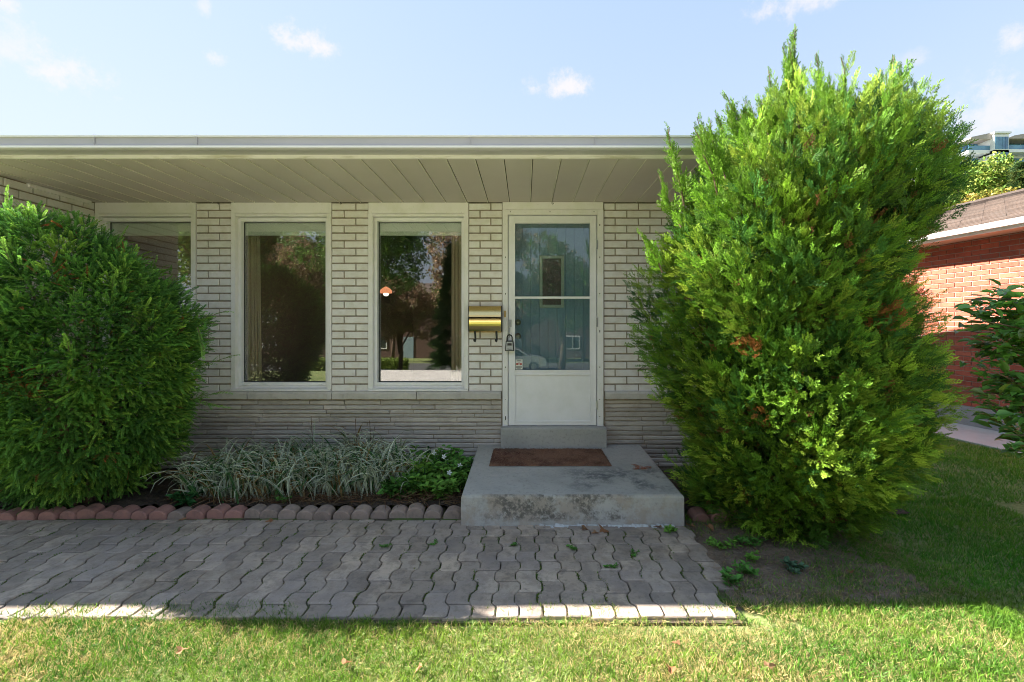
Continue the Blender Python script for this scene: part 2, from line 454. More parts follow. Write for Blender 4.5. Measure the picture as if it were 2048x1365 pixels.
def leaf_template(fold=.12, wide=.30, point=1.0):
    """one broad leaf: a folded four-quad blade of length 1 with a short stalk"""
    vs = [(0, 0, 0), (0, .25, -.02), (wide * .8, .42, fold), (0, .6, -.01), (-wide * .8, .42, fold),
          (wide * .55, .74, fold * .7), (0, 1.0, -.12), (-wide * .55, .74, fold * .7), (0, .82, -.05),
          (wide*.5, .22, fold * .6), (-wide*.5, .22, fold*.6)]
    qs = [(0, 9, 2, 1), (1, 2, 5, 3), (3, 5, 6, 8), (0, 1, 4, 10), (1, 3, 7, 4), (3, 8, 6, 7)]
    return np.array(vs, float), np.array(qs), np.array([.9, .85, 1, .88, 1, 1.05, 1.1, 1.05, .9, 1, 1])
def clump_template(seed, n=7):
    """a few simple leaves round a twig, for trees further off"""
    r = np.random.default_rng(seed); vs, qs, ts = [], [], []
    for i in range(n):
        p = r.normal(size=3) * .33; d = r.normal(size=3); d[2] -= .3
        diamond(vs, qs, ts, p, d, .16, .55, r.uniform(.75, 1.25), r, .08)
    return pack(vs, qs, ts)

JUN = [juniper_spray(i) for i in range(6)]
YEW = [yew_spray(20 + i) for i in range(6)]
LEAF = [leaf_template(), leaf_template(.18, .34), leaf_template(.05, .27)]
CLUMP = [clump_template(40 + i) for i in range(5)]
# ============================================================ GROUND
# one big sheet: level round the house, falling away to the street behind the camera, with a flat horizon
def ground_z(x, y):
    t = min(max((-4.0 - y) / 17.0, 0), 1)
    h = -1.8 * t * t * (3 - 2 * t)
    if y > 40: h += min((y - 40) / 70.0, 1) ** 1.5 * 26 * min(max((x + 20) / 60, 0), 1)
    return h
xs = [-600, -300, -150, -80, -50, -30, -20] + [i * .8 for i in range(-18, 19)] + [20, 30, 50, 70, 90, 110, 130, 150, 200, 300, 600]
ys = [-600, -300, -120, -60, -40, -31.6, -31.5] + [-30, -28, -26, -24.6, -23, -22] + [-20 + i for i in range(16)] + [-3.5 + i * .7 for i in range(24)] + [16, 22, 30, 40, 50, 60, 70, 80, 90, 110, 140, 300, 600]
xs.sort(); ys.sort()
mb = MB()
V = [(x, y, ground_z(x, y) - (0.012 if (-5.2 < x < 1.8 and 2.0 < y < 4.4) else 0)) for y in ys for x in xs]; nx = len(xs)
mb.add(V, [(j*nx+i, j*nx+i+1, (j+1)*nx+i+1, (j+1)*nx+i) for j in range(len(ys)-1) for i in range(nx-1)])
tag(mb.build('ground', 'lawn_soil', smooth=True), kind='structure')
mb = MB().box(-200, 200, -31.0, -23.5, -1.9, -1.785)
tag(mb.build('road', 'road_asphalt'), kind='structure')
mb = MB().box(-4.9, 5.2, -6.0, -1.5, -.6, .012)  # driveway mirrored in the window, widened to bounce light onto the house
tag(mb.build('driveway', 'pad_concrete'), kind='structure')

# ---- soil of the planting bed and of the bare patch right of the path
def soil_sheet(name, x0, x1, y0, y1, z, amp, mname, step=.035, edge=None):
    nx_, ny_ = int((x1-x0)/step)+1, int((y1-y0)/step)+1
    X, Y = np.meshgrid(np.linspace(x0, x1, nx_), np.linspace(y0, y1, ny_))
    Z = z + amp * (rng.random(X.shape) - .5) + amp * np.sin(X * 9.1) * np.cos(Y * 11.3) * .6
    if edge is not None: Z = Z + edge(X, Y)
    V = np.stack([X, Y, Z], -1).reshape(-1, 3)
    i = np.arange(nx_*ny_).reshape(ny_, nx_)
    Q = np.stack([i[:-1, :-1], i[:-1, 1:], i[1:, 1:], i[1:, :-1]], -1).reshape(-1, 4)
    return tag(link(name, np_mesh(name, V, Q, mname, smooth=True)), kind='structure')
soil_sheet('bed_soil', -4.28, -.46, 3.70, 4.66, .06, .022, 'soil')
soil_sheet('bed_soil', 1.27, 3.0, 3.62, 4.66, .04, .02, 'soil')
def patch_edge(X, Y):
    d = np.maximum(np.abs((X - 1.72) / .74), np.abs((Y - 3.05) / .66))
    return -np.clip(d - .72, 0, 1) * .14
soil_sheet('soil_patch', .95, 2.55, 2.36, 3.72, .004, .016, 'dry_soil', edge=patch_edge)

# ============================================================ PAVED PATH
PZTOP = .018
path = tag(MB().box(-5.4, 1.12, 2.335, 3.60, -.05, PZTOP - .016).build('paved_path', 'path_bedding'), kind='structure')
CW, CL, AMP, J = .1235, .226, .0150, .0066
def wave(s):       # s in paver lengths; the wavy long edge all pavers share
    return AMP * (math.tanh(3.2 * math.sin(2 * math.pi * s)) / math.tanh(3.2)) 
def paver_mesh(phase, y0f, y1f, name):
    """one wavy paver between the fractions y0f, y1f of its length"""
    n = 12; ring = []
    for i in range(n + 1):
        s = y0f + (y1f - y0f) * i / n; ring.append((CW/2 - J/2 + wave(s + phase), s * CL))
    for i in range(n, -1, -1):
        s = y0f + (y1f - y0f) * i / n; ring.append((-CW/2 + J/2 + wave(s + phase), s * CL))
    ymin, ymax = y0f * CL + J/2, y1f * CL - J/2
    ring = [(x, min(max(y, ymin), ymax)) for x, y in ring]
    cx = sum(p[0] for p in ring)/len(ring); cy = (ymin+ymax)/2
    m = len(ring); inner = [(cx + (x-cx)*.915, cy + (y-cy)*.955) for x, y in ring]
    v = [(x, y, -.03) for x, y in ring] + [(x, y, -.0045) for x, y in ring] + [(x, y, 0) for x, y in inner]
    f = [(i, (i+1) % m, m+(i+1) % m, m+i) for i in range(m)] + [(m+i, m+(i+1) % m, 2*m+(i+1) % m, 2*m+i) for i in range(m)] + [tuple(range(2*m, 3*m))]
    mm = MB().add(v, f); return mm.mesh(name, 'paver_concrete')
PM = {}
npv = 0
for c in range(-33, 10):
    xc = c * CW + .02
    off = .5 if c % 2 else 0.0
    right = 1.16 + .0 * c
    for r_ in range(-1, 6):
        y0 = 2.385 + (r_ + off) * CL - .03
        a, b = 0.0, 1.0
        lo, hi = 2.345 + (.015 if c % 3 else 0), 3.535
        if c == 9: lo = 2.62
        if y0 + CL < lo + .03 or y0 > hi - .03: continue
        if y0 < lo: a = (lo - y0) / CL
        if y0 + CL > hi: b = (hi - y0) / CL
        if b - a < .15: continue
        key = (c % 2, round(a, 2), round(b, 2))
        if key not in PM: PM[key] = paver_mesh(off if c % 2 else 0.0, key[1], key[2], 'paver')
        z = PZTOP + random.uniform(-.0035, .0035)
        if -.55 < xc < 1.5 and y0 > 3.35 and False: continue
        sag = -.006 * max(0, (xc - .9)) 
        o = link('paver', PM[key], path, loc=(xc + random.uniform(-.002, .002), y0, z + sag), rot=(random.uniform(-.010, .010), random.uniform(-.016, .016), random.uniform(-.012, .012)))
        npv += 1
print('pavers', npv)

# moss and tiny weeds growing along joints
pts = []
for i in range(2600):
    c = random.randint(-32, 9); y = random.uniform(2.4, 3.5); x = c * CW + .02 + CW/2
    if math.sin(c * 2.3 + y * 3.1) + math.sin(y * 7 + c) < .1: continue
    s = (y - 2.355) / CL
    pts.append((x + wave(s), y, PZTOP - .006))
n = len(pts)
P = np.array(pts); P = np.repeat(P, 7, 0) + rng.normal(size=(n*7, 3)) * np.array([.005, .020, .0])
A = unit(rng.normal(size=(len(P), 3)) * .8 + [0, 0, .8])
C = np.array([.10, .19, .03]) * rng.uniform(.5, 1.5, (len(P), 1)) * np.where(rng.random((len(P), 1)) < .3, np.array([[1.6, 1.0, .8]]), 1.0)
v, q, t = scatter(LEAF, P, A, rand_dirs(len(P)), rng.uniform(.005, .013, len(P)), C)
tag(link('moss', np_mesh('moss', v, q, 'foliage', t)), 'moss and seedlings growing in the joints between the wavy pavers', 'moss', kind='stuff')

# ============================================================ EDGING BLOCKS
def edging_block_mesh(w, d, h, mn):
    """a half log lying front to back"""
    n = 9; prof = [(-w/2, -.03)] + [(-w/2 * math.cos(math.pi*i/(n-1)), h * .34 + h * .66 * math.sin(math.pi*i/(n-1))) for i in range(n)] + [(w/2, -.03)]
    k = len(prof); m = MB()
    ins = [(x*.90, -.03 if z < 0 else z*.94) for x, z in prof]
    v = [(x, 0, z) for x, z in ins] + [(x, .008, z) for x, z in prof] + [(x, d, z) for x, z in prof]
    f = [tuple(range(k))] + [((i+1)%k, i, k+i, k+(i+1)%k) for i in range(k)] + [(k+(i+1)%k, k+i, 2*k+i, 2*k+(i+1)%k) for i in range(k)] + [tuple(range(2*k, 3*k))[::-1]]
    m.add(v, f); return m.mesh('edging_block', mn)
EB = {k: edging_block_mesh(.134, .11, .074, k) for k in ('edging_red', 'edging_grey')}
edg = tag(empty('garden_edging', (-2.4, 3.62, 0)), 'row of half-round concrete edging blocks between the planting bed and the path', 'garden edging')
for i in range(29):
    x = -.50 - .141 * (i + .5)
    k = 'edging_red' if random.random() < (-x - 1.9) / 1.0 else 'edging_grey'
    yy = 3.585 + (.02 * math.sin(i * .7)) + (max(0, -x - 3.1)) * -.05
    link('edging_block', EB[k], edg, loc=(x + 2.4 + random.uniform(-.006, .006), yy - 3.62, random.uniform(-.012, .006)), rot=(R(random.uniform(-2, 5)), random.uniform(-.10, .10), random.uniform(-.12, .12)))
edg2 = tag(empty('garden_edging', (1.9, 3.5, 0)), 'short row of pinkish edging blocks half hidden beneath the big juniper', 'garden edging')
for i in range(9):
    link('edging_block', EB['edging_red'], edg2, loc=(-.56 + .142 * i, (.03 + (.04 * (i - 6) if i > 6 else 0)), random.uniform(-.012, .004)), rot=(R(random.uniform(4, 10)), random.uniform(-.12, .12), random.uniform(-.15, .15) - (.5 if i > 7 else 0)))

# ============================================================ HOUSE
WY = 4.65
S = F / WY     # pixels per metre on the wall
def wx(px): return (px - VX) / S
def wz(py): return CH - (py - VY) / S
ZS = 2.725     # underside of the eave
ZL = wz(783)   # top of the stone ledge
house = tag(empty('brick_house', (0, WY, 0)), 'low cream brick house with thin-stone base, tall windows and deep eave', 'house')
def hpart(m, name, mats, parent=None, **k):
    o = m.build(name, mats, parent if parent is not None else house, **k)
    if parent is None: o.location = (0, -WY, 0)
    return o
# mortar faced walls
mw = MB()
D0 = WY + .012
piers = [(wx(392), wx(463)), (wx(663), wx(737)), (wx(937), wx(1005))]
for a, b in piers: mw.box(a, b, D0, WY + .2, ZL - .005, ZS)
mw.box(wx(1207), 2.5, D0, WY + .2, ZL - .005, ZS)
mw.box(wx(190) - .2, wx(1005), WY + .004, WY + .2, .0, ZL - .006)
mw.box(wx(1207), 2.5, WY + .004, WY + .2, .0, ZL - .006)
wall = hpart(mw, 'front_wall', 'white_mortar')

# cream bricks: rows of one short and one long brick, flipped every row
BRM = {}
def brick_mesh(kind, w, h, d, mn, c=.0035):
    key = (kind, round(w, 3), round(h, 3))
    if key not in BRM: BRM[key] = MB().cbox(0, w, 0, d, 0, h, c).mesh('brick', mn)
    return BRM[key]
ROW = (ZS - ZL) / 25.0
def lay(a, b, rowfn):
    for r_ in range(25):
        z = ZL + r_ * ROW + .002
        x = a
        for w in rowfn(r_, b - a):
            ww = min(w, b - x)
            if ww < .03: break
            link('brick', brick_mesh('c', ww - .012, ROW - .014, .05, 'white_brick'), wall,
                 loc=(x + .006, WY - random.uniform(0, .003), z + random.uniform(-.001, .001)), rot=(0, 0, 0))
            x += ww
for a, b in piers:
    lay(a, b, lambda r_, W: [W * .34, W * .67] if r_ % 2 else [W * .655, W * .36])
def run_row(r_, W):
    out = [] if r_ % 2 else [.116]
    out += [.232] * 9
    return out
lay(wx(1207) + .002, wx(1207) + .002 + .232 * 3 + .116, run_row)
# rest of the right wall, hidden behind the juniper: joined
mj = MB()
for r_ in range(25):
    x = wx(1207) + .002 + .232 * 3 + .116 + (.116 if r_ % 2 else 0)
    while x < 2.45:
        mj.cbox(x, min(x + .22, 2.49), WY - .001, WY + .05, ZL + r_ * ROW + .002, ZL + (r_ + 1) * ROW - .012, .0035); x += .232
hpart(mj, 'brickwork', 'white_brick')['kind'] = 'stuff'

# stone ledge
lx = [wx(190), wx(392), wx(500.5), wx(667), wx(835), wx(1003)]
for a, b in list(zip(lx[:-1], lx[1:])) + [(wx(1209), 1.52), (1.53, 2.5)]:
    nn = max(6, int((b - a) / .04)); m = MB(); vs = []
    for i in range(nn + 1):
        x = a + .003 + (b - a - .006) * i / nn; e = random.uniform(-.007, .007); g = random.uniform(-.004, .004)
        vs += [(x, WY + .02, ZL + .008), (x, WY - .038 + e*.5, ZL + g*.4), (x, WY - .052 + e, ZL - .018 + g), (x, WY - .050 + e*.6, ZL - .07 + g), (x, WY + .02, ZL - .08)]
    fs = [(i*5+j, (i+1)*5+j, (i+1)*5+j+1, i*5+j+1) for i in range(nn) for j in range(4)] + [(0, 1, 2, 3, 4), tuple(nn*5+j for j in (4, 3, 2, 1, 0))]
    o = hpart(m.add(vs, fs), 'ledge_stone', 'sill_stone', wall)

# thin split-stone courses beneath the ledge
def stone_run(x0, x1):
    z = ZL - .088; k = 0
    while z > .09:
        h = random.choice([.034, .038, .042, .030]); x = x0 - random.uniform(0, .2) if k else x0
        while x < x1 - .01:
            w = random.choice([.25, .4, .55, .7, .33]) * random.uniform(.85, 1.2)
            a, b = max(x, x0), min(x + w, x1)
            if x1 - b < .07: b = x1
            if b - a > .04:
                m = MB(); nn = max(2, int((b - a) / .07)); vs = []
                proud = random.uniform(.004, .020)
                for i in range(nn + 1):
                    xx = a + .004 + (b - a - .008) * i / nn
                    e1, e2, e3 = random.uniform(-.0025, .0025), random.uniform(-.0025, .0025), random.uniform(-.003, .003)
                    end = .004 if i in (0, nn) else 0
                    vs += [(xx, WY + .03, z + e1), (xx, WY - proud + .004 + e3 + end, z - .002 + e1 - end*.4), (xx, WY - proud - .002 + e3 + end, z - .008 + e1 - end*.4),
                           (xx, WY - proud + e3 + end, z - h + .006 + e2 + end*.4), (xx, WY - proud + .006 + e3, z - h + e2), (xx, WY + .03, z - h + e2)]
                fs = [(i*6+j, (i+1)*6+j, (i+1)*6+j+1, i*6+j+1) for i in range(nn) for j in range(5)] + [tuple(range(6)), tuple(nn*6+j for j in (5, 4, 3, 2, 1, 0))]
                hpart(m.add(vs, fs), 'stone', 'ledge_stone', wall)
            x = b if b == x1 else x + w
        z -= h + random.uniform(.006, .010); k += 1
stone_run(wx(190), wx(1003)); stone_run(wx(1210), 1.75)
mj = MB()
for k in range(13): mj.cbox(1.755 + .03 * (k % 3), 2.48, WY - .012, WY + .02, ZL - .128 - k * .046, ZL - .09 - k * .046, .004)
hpart(mj, 'stonework', 'ledge_stone')['kind'] = 'stuff'

# return wall at the far left (its face looks right) and the bay in front of it
XL = -4.30; YB = 3.72
rw = hpart(MB().box(XL - 3.5, XL - .012, YB + .012, WY + .4, 0, ZS), 'side_wall', 'white_mortar')
for r_ in range(25):
    z = ZL + r_ * ROW
    y = YB if r_ % 2 else YB - .116
    while y < WY - .02:
        a, b = max(y, YB), min(y + .232, WY)
        if b - a > .03:
            m = link('brick', brick_mesh('s', b - a - .012, ROW - .014, .05, 'white_brick'), rw, loc=(XL + random.uniform(0, .003), a + .006, z + .002), rot=(0, 0, R(90)))
        y += .232
mj = MB()
for r_ in range(-10, 25):
    z = ZL + r_ * ROW
    x = XL - (.0 if r_ % 2 else .116)
    while x > XL - 1.9: mj.cbox(max(x - .22, XL - 1.9), x - .001, YB - .001, YB + .05, z + .002, z + ROW - .012, .0035); x -= .232
hpart(mj, 'brickwork', 'white_brick')['kind'] = 'stuff'
hpart(MB().box(XL - .02, XL + .022, YB + .3, WY - .06, ZS - .035, ZS - .002), 'wall_molding', 'white_paint')

# ---- windows
GY = WY + .093
def window(x0, x1, lab=None):
    z0, zt = wz(782), ZS
    w = empty('window', (0, -WY, 0), parent=house)
    fr = MB()
    c = .045
    fr.box(x0, x1, WY - .008, WY + .10, wz(427), zt - .003)                        # head board
    fr.box(x0, x0 + c, WY - .012, WY + .10, z0 + .02, wz(427) - .002)
    fr.box(x1 - c, x1, WY - .012, WY + .10, z0 + .02, wz(427) - .002)
    fr.box(x0 + c, x1 - c, WY - .010, WY + .10, wz(427) - c + .012, wz(427) - .003)
    hpart(fr, 'frame', 'white_paint', w, bevel=.003)
    sa = MB(); s = .03; a, b = x0 + c + .001, x1 - c - .001; zb, zh = z0 + .045, wz(427) - c + .010
    sa.box(a, a + s, WY + .035, WY + .12, zb, zh); sa.box(b - s, b, WY + .035, WY + .12, zb, zh)
    sa.box(a + s, b - s, WY + .037, WY + .12, zh - .038, zh); sa.box(a + s, b - s, WY + .037, WY + .12, zb, zb + .034)
    hpart(sa, 'sash', 'vinyl_white', w, bevel=.003)
    g = MB(); a2, b2, zb2, zh2 = a + s, b - s, zb + .034, zh - .038
    for q in ((a2, a2 + .006, zb2, zh2), (b2 - .006, b2, zb2, zh2), (a2, b2, zh2 - .006, zh2), (a2, b2, zb2, zb2 + .006)):
        g.box(q[0], q[1], GY - .010, GY - .002, q[2] + (.0 if q[1]-q[0] > .1 else .006), q[3] - (.0 if q[1]-q[0] > .1 else .006))
    hpart(g, 'gasket', 'dark_gasket', w)
    hpart(MB().box(a2 + .001, b2 - .001, GY, GY + .005, zb2 + .001, zh2 - .001), 'pane', 'window_glass', w)
    sl_ = MB().prism([(WY - .030, z0), (WY + .11, z0), (WY + .11, z0 + .043), (WY + .034, z0 + .043), (WY + .030, z0 + .030), (WY - .020, z0 + .022), (WY - .030, z0 + .016)], x0 + .002, x1 - .002)
    hpart(sl_, 'sill', 'white_paint', w)
    for xx in (a2 + .05, b2 - .05):
        hpart(MB().box(xx - .016, xx + .016, WY + .026, WY + .037, z0 + .052, z0 + .060), 'weep_cover', 'vinyl_white', w)
    # roller blind drawn almost to the top, hanging inside
    bl = empty('roller_blind', (a2, WY + .118, zh2))
    m = MB().box(.0, b2 - a2, 0, .004, -.098, .035).box(.0, b2 - a2, -.007, .009, -.128, -.098)
    m.build('blind_cloth', 'blind_cloth', bl)
    return a2, b2, zb2, zh2, bl
W0 = window(wx(190) + .003, wx(392)); tag(W0[4], 'rolled-up pale blind at the top of the window half covered by the yew', 'blind')
W1 = window(wx(463), wx(663)); tag(W1[4], 'rolled-up pale blind in the window with the curtain on its left', 'blind')
W2 = window(wx(737), wx(937)); tag(W2[4], 'rolled-up pale blind in the window beside the brass mailbox', 'blind')

# ---- rooms behind the glass
rm = MB()
x0, x1, y0, y1, z0, z1 = -6.9, wx(1005) + .0, WY + .42, 8.2, .42, 2.95
rm.box(-6.9, wx(190) - .25, WY + .42, WY + .45, z0, z1)
rm.box(x0, x1, y1, y1 + .1, z0, z1); rm.box(x0 - .1, x0, y0, 5.7, z0, z1); rm.box(x0 - .1, x0, 7.4, y1, z0, z1); rm.box(x0 - .1, x0, 5.7, 7.4, z0, 1.0); rm.box(x0 - .1, x0, 5.7, 7.4, 2.3, z1); rm.box(x1 - .12, x1 - .02, WY + .205, y1, z0, z1)  # unseen opening added in the left wall so sun brightens the room
rm.box(x0, x1, y0, y1, z1, z1 + .05)
rm.box(wx(640), wx(655), 6.3, y1, z0, z1)
rm.box(wx(190) - .25, x1, WY + .205, WY + .22, z0, wz(783))
rm.box(wx(190) - .25, x1, WY + .20, WY + .44, z1 - .05, z1 + .05)
rm.box(wx(190) - .27, wx(190) - .25, WY + .20, WY + .44, z0, z1)
hpart(rm, 'room_wall', 'room_wall')
hpart(MB().box(x0, x1, WY + .21, y1, z0 - .05, z0), 'room_floor', 'room_floor')
hpart(MB().box(wx(545) * 1.3 - .03, wx(545) * 1.3 + .035, 8.19, 8.198, .92, 1.02), 'wall_socket', 'ink')
def curtain(xa, xb, label, taper=0):
    m = MB(); n = 40; vs = []
    zt, zb = W1[3] + .05, W1[2] - .05
    for j, z in enumerate((zt, (zt + zb) / 2, zb)):
        for i in range(n + 1):
            f = i / n; x = xa + (xb - xa + taper * j / 2) * f
            vs.append((x, WY + .172 + .018 * math.sin(f * 26) + .008 * math.sin(f * 61), z))
    m.add(vs, [(j*(n+1)+i, j*(n+1)+i+1, (j+1)*(n+1)+i+1, (j+1)*(n+1)+i) for j in range(2) for i in range(n)])
    o = m.build('curtain', 'curtain_cloth', smooth=True)
    sm = o.modifiers.new('thickness', 'SOLIDIFY'); sm.thickness = .003
    return tag(o, label, 'curtain')
curtain(PX(495, 4.82), PX(519, 4.82), 'tan curtain hanging at the left side of the window nearer the yew', .02)
curtain(PX(903, 4.82), PX(930, 4.82), 'tan curtain hanging at the right side of the window beside the mailbox', .0)
pl = tag(empty('pendant_lamp', (PX(772, 6.0), 6.0, PZ(582, 6.0))), 'lit copper pendant lamp seen through the window beside the mailbox', 'lamp')
MB().lathe([(.072, -.032), (.076, -.016), (.068, .012), (.04, .036), (.012, .052), (.001, .056)], 0, 0, 20).build('lamp_shade', 'copper_glow', pl, smooth=True)
MB().lathe([(.001, -.070), (.028, -.062), (.036, -.042), (.024, -.018)], 0, 0, 12).build('bulb', 'bulb_glow', pl, smooth=True)
MB().tube([(0, 0, .09), (0, 0, .9)], .006, 6).build('cord', 'black_metal', pl)

# ---- storm door, frame, inner door
DY = WY - .03
def dx(px): return (px - VX) / F * DY
def dz(py): return CH - (py - VY) / F * DY
df = empty('door_frame', (0, -WY, 0), parent=house)
m = MB()
xa, xb, xi0, xi1, ztop, zbot = dx(1005), dx(1207), dx(1015.5), dx(1194.5), dz(405) - .006, dz(853) 
hpart(MB().box(xa, xb, WY - .022, WY + .16, dz(419), ZS - .003), 'head_board', 'white_paint', df, bevel=.003)
m.box(xa, xi0, WY - .030, WY + .16, zbot - .02, dz(419) - .002); m.box(xi1, xb, WY - .030, WY + .16, zbot - .02, dz(419) - .002)
m.box(xi0, xi1, WY - .030, WY + .16, dz(430), dz(419) - .002)
hpart(m, 'jamb', 'white_paint', df, bevel=.002)
m = MB()
m.box(xa + .008, xa + .014, WY - .034, WY - .029, zbot, dz(421)); m.box(xb - .014, xb - .008, WY - .034, WY - .029, zbot, dz(421))
hpart(m, 'rib', 'vinyl_white', df)
for py in (450, 515, 588, 662, 735, 800, 834, 838):
    for xx in (dx(1011), dx(1199.5)):
        hpart(MB().box(xx - .004, xx + .004, WY - .0335, WY - .0295, dz(py + random.uniform(-3, 3)) - .004, dz(py) + .006), 'screw', 'screw_dark', df)
for px_ in (1021, 1100, 1188):
    hpart(MB().box(dx(px_) - .004, dx(px_) + .004, WY - .0335, WY - .0295, dz(424) - .004, dz(424) + .004), 'screw', 'screw_dark', df)
sd = empty('storm_door', (0, -WY, 0), parent=house)
sx0, sx1, sz0, sz1 = dx(1017), dx(1193), dz(851.5), dz(431.5)
gx0, gx1 = dx(1029.5), dx(1180); gzt, gzb = dz(447), dz(741)
m = MB(); y0, y1 = DY, DY + .032
m.box(sx0, gx0, y0, y1, sz0, sz1); m.box(gx1, sx1, y0, y1, sz0, sz1)
m.box(gx0, gx1, y0 + .0005, y1, gzt, sz1); m.box(gx0, gx1, y0 + .0005, y1, dz(748), gzb)
m.box(gx0, gx1, y0 + .0005, y1, sz0, dz(842))
hpart(m, 'door_leaf', 'door_enamel', sd, bevel=.003)
hpart(MB().box(gx0, gx1, y0 + .006, y1 - .004, dz(842), dz(748)), 'kick_panel', 'door_enamel', sd)
m = MB()
for a, b, c, d in ((gx0 - .006, gx1 + .006, dz(751), dz(747)), (gx0 - .006, gx0 + .004, dz(842), dz(751)), (gx1 - .004, gx1 + .006, dz(842), dz(751)), (gx0 - .006, gx1 + .006, dz(845), dz(842))):
    m.box(a, b, y0 - .005, y0 - .0005, c, d)
hpart(m, 'panel_bead', 'door_enamel', sd, bevel=.0015)
m = MB()
for a, b, c, d in ((gx0 - .008, gx0 + .003, gzb, gzt), (gx1 - .003, gx1 + .008, gzb, gzt), (gx0 + .003, gx1 - .003, gzt - .003, gzt + .008), (gx0 + .003, gx1 - .003, gzb - .008, gzb + .003)):
    m.box(a, b, y0 - .006, y0 - .0008, c, d)
hpart(m, 'glazing_bead', 'door_enamel', sd, bevel=.0015)
hpart(MB().box(gx0 - .008, gx1 + .006, y0 - .008, y0 + .012, dz(598), dz(593.5)), 'mid_rail', 'vinyl_white', sd, bevel=.002)
hpart(MB().box(gx0, gx1, y0 + .014, y0 + .018, dz(594), gzt), 'pane', 'storm_glass', sd)
hpart(MB().box(gx0, gx1, y0 + .014, y0 + .018, gzb, dz(597)), 'pane', 'storm_glass', sd)
for py in (490, 645, 810):
    hpart(MB().box(sx1 - .003, xi1 + .006, WY - .040, WY - .031, dz(py + 9), dz(py - 9)), 'hinge', 'grey_metal', sd, bevel=.001)
hpart(MB().box(dx(1008), dx(1012), WY - .046, WY - .0305, dz(635), dz(622)), 'strike_plate', 'old_brass', sd, bevel=.001)
hpart(MB().box(dx(1016.5), dx(1023), DY - .007, DY - .0005, dz(655), dz(640)).tube([(dx(1020), DY - .005, dz(648)), (dx(1020), DY - .03, dz(648))], .008, 10), 'latch', 'grey_metal', sd, bevel=.001)
hpart(MB().tube([(dx(1019.5), DY - .001, dz(656)), (dx(1019.5), DY - .022, dz(658)), (dx(1019.5), DY - .024, dz(672)), (dx(1019.5), DY - .001, dz(675))], .0045, 8), 'pull_handle', 'grey_metal', sd, smooth=True)
# security sticker behind the lower pane
stx = (dx(1031), dx(1045)); stz = (dz(739.5), dz(719.5))
hpart(MB().box(stx[0], stx[1], DY + .010, DY + .0135, stz[0], stz[1]), 'sticker', 'sticker_white', sd)
m = MB(); zc = (stz[0] + stz[1]) / 2
for k, w in ((.92, .5), (.84, .7), (.28, .8), (.19, .78), (.08, .5)):
    z = stz[0] + (stz[1] - stz[0]) * k; xm = (stx[0] + stx[1]) / 2; hw = (stx[1] - stx[0]) * w / 2
    m.box(xm - hw, xm + hw, DY + .009, DY + .0098, z - .002, z + .002)
hpart(m, 'sticker_print', 'ink', sd)
m = MB()
for xx in (-.017, .017): m.box(xm + xx - .011, xm + xx + .011, DY + .009, DY + .0098, zc - .004, zc + .012)
m.box(xm - .007, xm + .007, DY + .009, DY + .0098, zc + .004, zc + .008); m.box(xm - .004, xm + .004, DY + .009, DY + .0098, zc + .018, zc + .024)
hpart(m, 'sticker_emblem', 'sticker_red', sd)
# inner door
idr = empty('inner_door', (0, -WY, 0), parent=house)
IY = WY + .075
lx0, lx1 = PX(1027, IY), PX(1184, IY); xx = lx0; nb = 9; bw = (lx1 - lx0) / nb
m = MB().box(xi0 + .002, xi1 - .002, IY + .006, IY + .05, zbot, dz(420) - .01)
hpart(m, 'door_leaf', 'inner_door_paint', idr)
for i in range(nb):
    hpart(MB().cbox(lx0 + i * bw + .002, lx0 + (i + 1) * bw - .002, IY - .002, IY + .004, PZ(846, IY), PZ(440, IY), .0025), 'board', 'inner_door_paint', idr)
px0, px1, pz0, pz1 = PX(1079, IY), PX(1128, IY), PZ(616, IY), PZ(512, IY)
m = MB(); t_ = .030
m.box(px0, px0 + t_, IY - .022, IY - .003, pz0, pz1); m.box(px1 - t_, px1, IY - .022, IY - .003, pz0, pz1)
m.box(px0 + t_, px1 - t_, IY - .021, IY - .003, pz1 - t_, pz1); m.box(px0 + t_, px1 - t_, IY - .021, IY - .003, pz0, pz0 + t_)
hpart(m, 'window_frame', 'cream_trim', idr, bevel=.003)
hpart(MB().box(px0 + t_, px1 - t_, IY - .012, IY - .006, pz0 + t_, pz1 - t_), 'pane', 'brown_reflection_pane', idr)  # reflection is painted in the pane's brown
def knob(px, py, r, name):
    x, z = PX(px, IY), PZ(py, IY); n = 14; prof = [(r * .95, .002), (r, .006), (r * .6, .012), (r * .45, .02), (r * .8, .032), (r * .82, .042), (r * .4, .05), (.0005, .051)]
    vs = [(x + a * math.cos(2*math.pi*k/n), IY - h, z + a * math.sin(2*math.pi*k/n)) for a, h in prof for k in range(n)]
    fs = [(i*n+k, i*n+(k+1) % n, (i+1)*n+(k+1) % n, (i+1)*n+k) for i in range(len(prof)-1) for k in range(n)]
    hpart(MB().add(vs, fs), name, 'old_brass', idr, smooth=True)
knob(1036, 645, .032, 'deadbolt'); knob(1036, 673, .033, 'knob')

